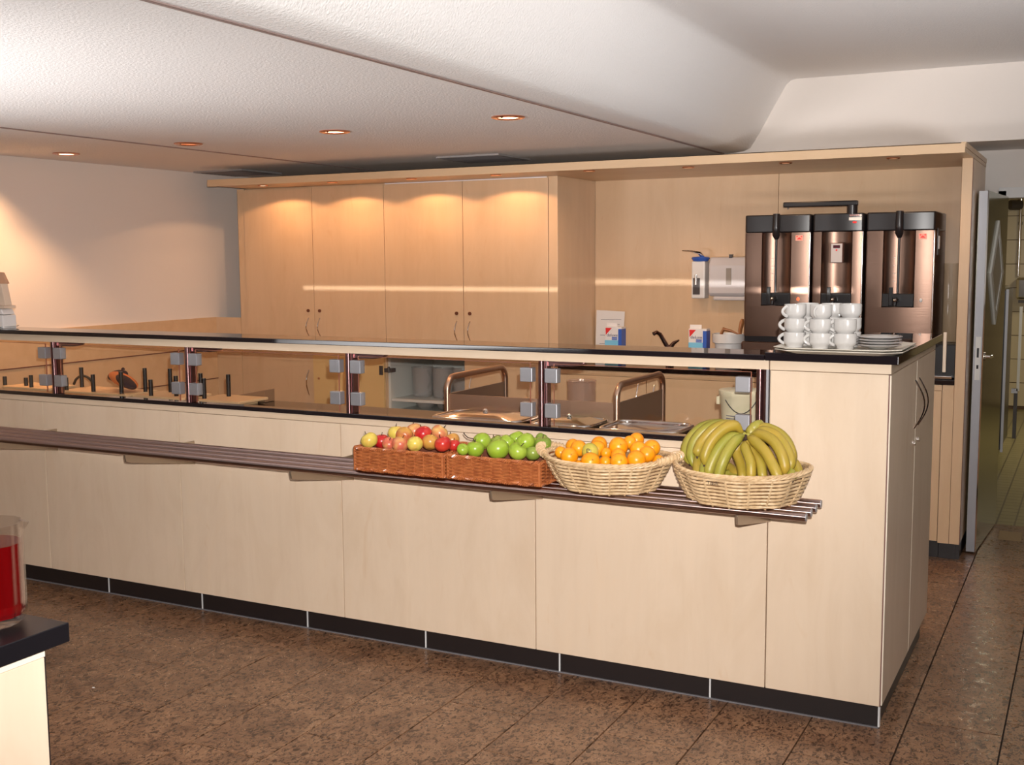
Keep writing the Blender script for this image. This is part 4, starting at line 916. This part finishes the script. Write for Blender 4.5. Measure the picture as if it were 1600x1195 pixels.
def rect_basket(label, x0, x1, y0, y1, z0, z1):
    t = thing('wicker_basket', label, 'basket', ((x0+x1)/2, (y0+y1)/2, z0), 'brown rectangular wicker baskets on the rail')
    r = .018
    def peri(off=0):
        pts = []
        cs = [(x1-r, y0+r, -PI/2), (x1-r, y1-r, 0), (x0+r, y1-r, PI/2), (x0+r, y0+r, PI)]
        for i, (cx, cy, a0) in enumerate(cs):
            for k in range(5): a = a0+PI/2*k/4; pts.append(Vector((cx+(r+off)*math.cos(a), cy+(r+off)*math.sin(a), 0)))
        out = []; n = len(pts)
        for i in range(n):
            a, b2 = pts[i], pts[(i+1) % n]; L_ = (b2-a).length; k = max(1, int(L_/.0075))
            for j in range(k): out.append(a.lerp(b2, j/k))
        return out
    base = peri(); n = len(base); cum = [0]
    for i in range(n): cum.append(cum[-1]+(base[(i+1) % n]-base[i]).length)
    tot = cum[-1]; NS = 2*round(tot/.075)
    def nrm(i): d = base[(i+1) % n]-base[i-1]; return Vector((d.y, -d.x, 0)).normalized()
    rows = 12; b_ = B()
    for j in range(rows):
        z = z0+.010+(z1-z0-.018)*j/(rows-1); fl_ = 1 if j % 2 else -1
        b_.tube([tuple(base[i]+nrm(i)*(.0036*fl_*math.cos(PI*NS*cum[i]/tot))+Vector((0, 0, z))) for i in range(n)], .0034, 5, True)
    part(t, 'weave', b_, WICKB, 60)
    b_ = B()
    for k in range(NS):
        s_ = tot*(k+.5)/NS; i = min(range(n), key=lambda q: abs(cum[q]-s_)); q_ = base[i]; b_.tube([tuple(q_+Vector((0, 0, z0+.004))), tuple(q_+Vector((0, 0, z1-.002)))], .0030, 6)
    part(t, 'stakes', b_, WICKB, 60)
    for nm, zz, rr in (('braided_rim', z1-.003, .0052), ('braided_foot', z0+.006, .0052)):
        b_ = B()
        for ph in (0, 2*PI/3, 4*PI/3):
            b_.tube([tuple(base[i]+nrm(i)*(rr*math.cos(cum[i]*240+ph))+Vector((0, 0, zz+rr*math.sin(cum[i]*240+ph)))) for i in range(n)], .0042, 5, True)
        part(t, nm, b_, WICKB, 60)
    for (x, y) in ((x0+.004, y0+.004), (x1-.004, y0+.004), (x1-.004, y1-.004), (x0+.004, y1-.004)):
        part(t, 'corner_post', B().cyl((x, y, z0+.002), (x, y, z1), .0065, 8), WICKB, 60)
    part(t, 'base', B().box(x0+.008, x1-.008, y0+.008, y1-.008, z0+.001, z0+.008), WICKB)
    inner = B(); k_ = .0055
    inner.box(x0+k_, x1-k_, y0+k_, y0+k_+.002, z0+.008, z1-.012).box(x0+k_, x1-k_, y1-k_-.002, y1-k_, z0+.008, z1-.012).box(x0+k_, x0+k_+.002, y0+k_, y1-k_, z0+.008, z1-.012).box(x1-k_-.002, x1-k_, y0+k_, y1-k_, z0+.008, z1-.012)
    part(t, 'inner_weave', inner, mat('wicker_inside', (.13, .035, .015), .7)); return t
rect_basket('left brown wicker basket holding the red and yellow apples', -1.829, -1.449, -.418, -.165, ZB+.004, ZB+.089)
rect_basket('right brown wicker basket holding the green apples', -1.437, -1.072, -.412, -.16, ZB+.004, ZB+.087)

# ================================================================== FRUIT
def relax(items, box):       # items: [u, v, rpx, y]; slide along the sight line until they stop overlapping
    pos = []
    for (u, v, rp, y) in items:
        p = at(u, v, y); pos.append([u, v, rp, y, rp*depth(p)/F])
    for it in range(300):
        for i in range(len(pos)):
            for j in range(i+1, len(pos)):
                a, b2 = pos[i], pos[j]; pa, pb = at(a[0], a[1], a[3]), at(b2[0], b2[1], b2[3]); d = np.linalg.norm(pa-pb); o_ = (a[4]+b2[4])*.97-d
                if o_ > 0:
                    s = .25*o_
                    if a[3] <= b2[3]: a[3] -= s; b2[3] += s
                    else: a[3] += s; b2[3] -= s
        for a in pos: a[3] = min(max(a[3], box[0]), box[1])
    return [(tuple(at(a[0], a[1], a[3])), a[4]) for a in pos]
def apple_prof(rr, zz):
    z = zz*.92
    if zz > 0: z -= .26*math.exp(-(rr/.30)**2)
    else: z += .14*math.exp(-(rr/.25)**2)
    return (rr*(1.0+.04*zz), z)
AP = {}
def put_apple(c, r, m_, label, group, tilt, stem=True):
    t = thing('apple', label, 'apple', c, group); rot = Matrix.Rotation(tilt[0], 3, 'X') @ Matrix.Rotation(tilt[1], 3, 'Y')
    part(t, 'flesh', B().ball(c, r, 24, 16, apple_prof, rot=rot), m_, 80)
    a = rot @ Vector((0, 0, r*.62)); b2 = rot @ Vector((r*.12, 0, r*1.15)); c_ = Vector(c)
    if stem: part(t, 'stem', B().tube([tuple(c_+a), tuple(c_+(a+b2)/2), tuple(c_+b2)], .0016, 6), STEMM, 50)
O3 = lambda x, y: (540+x/4.706, 640+y/4.706)
red = [(175, 225, 58, -.36, A_YEL, 'yellow apple at the left end of the red-apple basket'), (265, 232, 54, -.33, A_RED, 'red apple with upright stem near the left end of its basket'),
 (320, 250, 48, -.37, A_PNK, 'small pinkish yellow apple in the front left of the basket'), (372, 172, 56, -.29, A_YEL, 'yellow apple on top at the left of the heap'),
 (400, 255, 58, -.38, A_PNK, 'dull pink apple in the middle of the front row'), (432, 190, 60, -.33, A_BRN, 'olive brown apple with its blossom end facing front'),
 (508, 160, 60, -.26, A_PNK, 'yellow-pink apple at the back of the heap'), (572, 180, 60, -.31, A_RED, 'bright red apple at the middle top of the heap'),
 (510, 252, 55, -.38, A_YEL, 'pale yellow apple in the middle of the front row'), (622, 238, 58, -.36, A_BRN, 'russet pink apple right of the pale yellow one'),
 (690, 172, 60, -.29, A_PNK, 'rosy apple at the top right of the heap'), (715, 252, 58, -.37, A_RED, 'glossy red apple in the front row at the right'),
 (798, 262, 44, -.37, A_RED, 'small red apple at the right end touching the green apples'), (785, 222, 50, -.29, A_BRN, 'yellow-brown apple at the back right end')]
rp = relax([(*O3(a, b2), c*1.09/4.706, y) for a, b2, c, y, _, _ in red], (-.385, -.195))
for k, ((c, r), it) in enumerate(zip(rp, red)):
    til = (random.uniform(-.5, .5), random.uniform(-.6, .6))
    if k == 5: til = (-1.5, -.4)
    if k == 1: til = (0, 0)
    put_apple(c, r, it[4], it[5], 'apples in the left brown basket', til, stem=(k not in (5,)))
grn = [(862, 292, 42, -.36, A_GRN, 'small green apple at the left end of the green-apple basket'), (952, 288, 62, -.36, A_GRN, 'green apple with a long curled stem at the left front'),
 (1003, 232, 62, -.28, A_GRN, 'green apple behind the curled stem'), (1122, 290, 76, -.36, A_GRN, 'largest green apple in the front row'), (1112, 238, 50, -.26, A_GRD, 'dark green apple behind the largest one'),
 (1188, 242, 56, -.29, A_GRN, 'green apple in the middle behind the largest one'), (1258, 215, 58, -.24, A_GRN, 'highest green apple at the back of the heap'), (1322, 238, 66, -.29, A_GRN, 'pale green apple right of the highest one'),
 (1266, 305, 64, -.375, A_GRN, 'green apple in the middle of the front row'), (1385, 248, 42, -.25, A_GRN, 'small green apple at the back right'), (1378, 320, 54, -.36, A_GRD, 'green apple at the right of the front row'),
 (1452, 256, 62, -.30, A_GRD, 'dark green apple with upright stem at the right end'), (1442, 212, 42, -.22, A_GRD, 'dark apple at the back right corner')]
rp = relax([(*O3(a, b2), c*1.09/4.706, y) for a, b2, c, y, _, _ in grn], (-.38, -.19))
for k, ((c, r), it) in enumerate(zip(rp, grn)):
    put_apple(c, r, it[4], it[5], 'green apples in the right brown basket', ((random.uniform(-.5, .5), random.uniform(-.6, .6)) if k != 11 else (.15, 0)), stem=k in (1, 4, 8, 11))
    if k == 1:
        c_ = Vector(c); o = bpy.data.objects['apple']  # long curled stem of this apple
        last = [q for q in bpy.data.objects if q.get('label') == it[5]][0]
        part(last, 'curled_stem', B().tube([tuple(c_+Vector(v)) for v in ((0, 0, r*.8), (-.005, -.005, r*1.15), (-.022, -.01, r*1.22), (-.034, -.01, r*1.5), (-.040, -.01, r*1.75))], [.0022, .002, .002, .0018, .0022], 6), STEMM, 50)
O4 = lambda x, y: (840+x/6.957, 670+y/6.957)
org = [(250, 255, 66, -.36, ORNG, 'orange at the far left of the basket, half behind another'), (345, 298, 97, -.41, ORNG, 'orange at the left of the front row'), (385, 185, 80, -.28, ORNG, 'orange at the back left'),
 (447, 210, 92, -.34, ORNG, 'orange behind the yellow-green fruit on its left'), (572, 245, 95, -.37, MAND, 'yellow-green citrus with dark printed mark among the oranges'), (668, 172, 92, -.27, ORNG, 'high orange behind the yellow-green fruit'),
 (650, 215, 90, -.33, ORNG, 'orange tucked right of the yellow-green fruit'), (880, 192, 106, -.33, ORNG, 'large orange in the upper middle of the heap'), (1002, 145, 74, -.27, ORNG, 'small orange at the back, left of the highest one'),
 (1075, 122, 84, -.22, ORNG, 'highest orange at the back of the heap'), (1243, 205, 92, -.27, ORNG, 'orange at the upper right end of the heap'), (1095, 222, 92, -.31, ORNG, 'orange in the middle of the right half'),
 (1190, 275, 92, -.36, ORNG, 'orange right of centre in the second row'), (575, 358, 106, -.42, ORNG, 'orange at the front directly under the yellow-green fruit'), (738, 362, 70, -.38, ORNG, 'small orange in the middle of the front row'),
 (745, 262, 62, -.33, ORNG, 'orange deep between the yellow-green fruit and the large one'), (885, 362, 100, -.43, ORNG, 'orange in the centre of the front row'), (878, 290, 82, -.37, ORNG, 'orange just below the large upper one'),
 (1075, 335, 106, -.42, ORNG, 'large orange at the right of the front row'), (1312, 350, 70, -.35, ORNG, 'small orange at the right end near the handle'),
 (440, 392, 54, -.38, ORNG, 'orange barely showing over the left front rim')]
rp = relax([(*O4(a, b2), c/6.957, y) for a, b2, c, y, _, _ in org], (-.435, -.15))
for k, ((c, r), it) in enumerate(zip(rp, org)):
    t = thing('citrus' if it[4] is MAND else 'orange', it[5], 'fruit' if it[4] is MAND else 'orange', c, 'citrus fruit in the willow basket')
    rot = Matrix.Rotation(random.uniform(0, 3), 3, 'X') @ Matrix.Rotation(random.uniform(0, 3), 3, 'Y')
    part(t, 'peel', B().ball(c, r, 28, 16, lambda a, z: (a, z*.97), rot=rot), it[4], 80)
    if it[4] is MAND:
        vd = (Vector(CAM)-Vector(c)).normalized(); rt_ = Vector(RT); up_ = Vector(UP); b_ = B()
        for (a, b2, w_, h_) in ((-.38, .05, .10, .5), (-.12, .18, .10, .25), (-.22, -.12, .25, .10), (.06, .02, .08, .4), (-.26, .30, .22, .08), (-.08, -.22, .10, .12)):
            ce = Vector(c)+rt_*a*r+up_*b2*r; dz = math.sqrt(max(0.05, 1-a*a-b2*b2))*r; ce += vd*(dz*.995)
            q4 = [ce+rt_*w_*r*sx/2+up_*h_*r*sy/2 for sx, sy in ((-1, -1), (1, -1), (1, 1), (-1, 1))]
            b_.add([tuple(x) for x in q4]+[tuple(x+vd*.0008) for x in q4], [(0, 1, 2, 3), (7, 6, 5, 4), (0, 4, 5, 1), (1, 5, 6, 2), (2, 6, 7, 3), (3, 7, 4, 0)])
        part(t, 'printed_mark', b_, STEMM)
    elif k % 3 == 1: part(t, 'navel', B().ball(tuple(Vector(c)+((Vector(CAM)-Vector(c)).normalized()+Vector((.3, 0, .3))).normalized()*r*.985), .0028, 8, 6), mat('navel_brown', (.45, .2, .02), .6), 50)

# bananas
O5 = lambda x, y: (1050+x/6.957, 640+y/6.957)
def banana(parent, pts, r, m_, tipdark=False):
    P_ = [Vector(tuple(at(*O5(a, b2), y))) for a, b2, y in pts]
    n = len(P_); ext = [P_[0]*2-P_[1]]+P_+[P_[-1]*2-P_[-2]]; path = []
    for i in range(n-1):
        p0, p1, p2, p3 = ext[i:i+4]
        for k in range(6):
            s = k/6; path.append(.5*((2*p1)+(p2-p0)*s+(2*p0-5*p1+4*p2-p3)*s*s+(-p0+3*p1-3*p2+p3)*s**3))
    path.append(P_[-1]); N_ = len(path); rad = []
    for i in range(N_):
        s = i/(N_-1); e = 1
        if s < .22: e = .34+.66*(math.sin(s/.22*PI/2))**1.3
        if s > .80: e = min(e, .22+.78*math.cos((s-.80)/.2*PI/2)**.8)
        rad.append(r*max(e, .2))
    b_ = B(); b_.tube([tuple(p) for p in path], rad, 10)
    # soft five-sided section
    for ri in range(N_):
        c = path[ri]
        for k in range(10):
            v = Vector(b_.v[ri*10+k]); f_ = 1+.055*math.cos(5*2*PI*k/10*1.0) if k % 2 == 0 else 1-.035
            b_.v[ri*10+k] = tuple(c+(v-c)*f_)
    o = part(parent, 'banana', b_, m_, 75)
    tip = path[-1]; d = (path[-1]-path[-3]).normalized()
    part(o, 'tip', B().tube([tuple(tip-d*.002), tuple(tip+d*.006)], [r*.24, r*.15], 8), STEMM, 50)
    return o
hub = tuple(at(*O5(800, 300), -.30))
R1 = .0175
tl = thing('banana_bunch', 'left bunch of bananas arching over the left side of the basket', 'bananas', tuple(at(*O5(400, 600), -.33)), 'banana bunches in the willow basket')
for pts, m_ in (
 ([(720, 230, -.26), (540, 160, -.22), (330, 195, -.21), (190, 330, -.23), (150, 460, -.26), (190, 590, -.29)], BAN2),
 ([(730, 235, -.275), (560, 165, -.25), (390, 200, -.25), (255, 330, -.27), (210, 480, -.29), (235, 620, -.31)], BAN2),
 ([(745, 245, -.29), (620, 168, -.28), (470, 205, -.29), (345, 330, -.31), (285, 440, -.33), (275, 510, -.34)], BAN1),
 ([(765, 250, -.305), (680, 175, -.32), (560, 210, -.34), (430, 340, -.365), (365, 480, -.38), (350, 600, -.39)], BAN1),
 ([(765, 275, -.31), (640, 300, -.335), (530, 400, -.36), (450, 540, -.38), (410, 640, -.39), (395, 740, -.40)], BAN2),
 ([(775, 280, -.32), (700, 330, -.355), (620, 430, -.385), (555, 560, -.405), (515, 680, -.41), (500, 770, -.41)], BAN2),
 ([(560, 330, -.27), (380, 440, -.28), (290, 560, -.31), (285, 680, -.34), (310, 740, -.35)], BAN1),
 ([(560, 380, -.30), (420, 520, -.33), (360, 620, -.36), (350, 720, -.38), (360, 760, -.39)], BAN2)):
    banana(tl, pts, R1, m_)
tmid = thing('banana_bunch', 'middle bunch of bananas hanging straight down below the stalk', 'bananas', tuple(at(*O5(800, 700), -.36)), 'banana bunches in the willow basket')
for pts, m_ in (
 ([(775, 340, -.32), (700, 440, -.32), (745, 580, -.34), (765, 680, -.36), (770, 770, -.38)], BAN1),
 ([(790, 350, -.335), (800, 430, -.37), (850, 560, -.40), (860, 670, -.41), (855, 780, -.415)], BAN1),
 ([(815, 340, -.33), (890, 470, -.35), (960, 580, -.385), (980, 680, -.40), (985, 780, -.41)], BAN1),
 ([(560, 600, -.30), (640, 640, -.31), (690, 690, -.33), (760, 740, -.34)], BAN1),
 ([(560, 680, -.32), (640, 710, -.33), (700, 750, -.35), (760, 790, -.36)], BAN2)):
    banana(tmid, pts, R1*(.9 if m_ is BAN1 else .8), m_)
tr = thing('banana_bunch', 'right bunch of bananas arching over the right side of the basket', 'bananas', tuple(at(*O5(1200, 600), -.33)), 'banana bunches in the willow basket')
for pts, m_ in (
 ([(825, 300, -.31), (900, 345, -.345), (1010, 450, -.38), (1090, 590, -.40), (1140, 700, -.41), (1160, 780, -.41)], BAN1),
 ([(845, 290, -.30), (960, 270, -.32), (1090, 330, -.35), (1180, 460, -.375), (1225, 600, -.385), (1220, 705, -.39)], BAN1),
 ([(855, 280, -.285), (1000, 235, -.29), (1140, 290, -.31), (1240, 420, -.33), (1290, 550, -.345), (1285, 660, -.36)], BAN1),
 ([(855, 270, -.27), (1000, 200, -.25), (1150, 250, -.26), (1250, 350, -.28), (1300, 480, -.30), (1310, 600, -.32)], BAN1),
 ([(840, 280, -.28), (870, 220, -.26), (920, 175, -.25), (990, 160, -.22)], BAN2),
 ([(1180, 520, -.28), (1320, 580, -.28), (1370, 680, -.30), (1370, 760, -.32)], BAN1),
 ([(1150, 620, -.33), (1240, 660, -.35), (1290, 700, -.365), (1310, 770, -.38)], BAN2)):
    banana(tr, pts, R1, m_)
for b2, e in ((tl, (770, 265, -.30)), (tmid, (795, 340, -.325)), (tr, (840, 285, -.295))):
    a = at(*O5(*e[:2]), e[2]); part(b2, 'crown', B().tube([tuple(a), tuple((np.array(a)+np.array(hub))/2+np.array((0, 0, .004))), tuple(np.array(hub)+np.array((0, .0, .006)))], [.010, .009, .006], 8), STEMM if b2 is tmid else BAN2, 50, label='cut stalk')

# ================================================================== FOREGROUND TABLE AND JUG
t = thing('side_cabinet', 'pale maple cabinet with black top at the lower left corner', 'cabinet', (-1.6, -2.9, 0))
part(t, 'body', B().box(-2.2, -1.232, -3.7, -2.335, 0.08, .860), MAPLE)
part(t, 'side_panel', B().box(-1.231, -1.214, -3.7, -2.334, .08, .834), MAPLE, bevel=.0012)
part(t, 'edge_strip', B().box(-1.2315, -1.2145, -2.3338, -2.331, .08, .860), KICK)
part(t, 'top_rail', B().box(-1.231, -1.212, -3.7, -2.334, .836, .860), EDGEL, label='pale rail under the black top')
part(t, 'plinth', B().box(-2.15, -1.26, -3.65, -2.38, 0, .08), KICK)
part(t, 'top', B().box(-2.22, -1.180, -3.72, -2.300, .8605, .899), mat('black_top_dull', (.008, .007, .009), .3, spec=.3), bevel=.002, label='black table top')
jc = (-1.312, -2.372, .8995); jr, jh = .066, .200
t = thing('juice_jug', 'fluted glass jug of red juice at the left picture edge', 'jug', jc)
prof = [(0, 0), (jr*.82, 0), (jr*.93, .008), (jr*.985, .022), (jr, .05), (jr, jh*.8), (jr*1.0, jh), (jr*.955, jh), (jr*.955, .05), (jr*.93, .022), (0, .016)]
part(t, 'vessel', B().lathe(jc, prof, 72, 16, .016), GLASSF, 60)
part(t, 'juice', B().lathe(jc, [(0, .017), (jr*.90, .018), (jr*.945, .03), (jr*.95, .055), (jr*.95, jh*.80), (0, jh*.80)], 72, 16, .016), JUICE, 60)
part(t, 'handle', B().tube([(jc[0]-jr*.95-.05*math.sin(PI*s/10), jc[1]-.01, jc[2]+jh*(.2+.65*s/10)) for s in range(11)], .008, 8), GLASSF, 50)
part(t, 'spout', B().tube([(jc[0]+jr*.75, jc[1]+jr*.62, jc[2]+jh*.93), (jc[0]+jr*.80, jc[1]+jr*.68, jc[2]+jh)], [.006, .010], 10), GLASSF, 50)
single('paper_scrap', 'tiny white scrap lying on the stone floor at the lower left', 'scrap', B().ball((0, 0, 0), .008, 8, 6, sc=(1.2, .7, .3)).__class__().ball(tuple(np.array(CAM)+(FW+RT*(146-800)/F-UP*(1074-597.5)/F)*(1.6/ -(FW+RT*(146-800)/F-UP*(1074-597.5)/F)[2])), .006, 8, 6, sc=(1.3, .7, .3)), PAPER, (0, 0, 0))
for o in bpy.data.objects:
    if 'org' in o: del o['org']
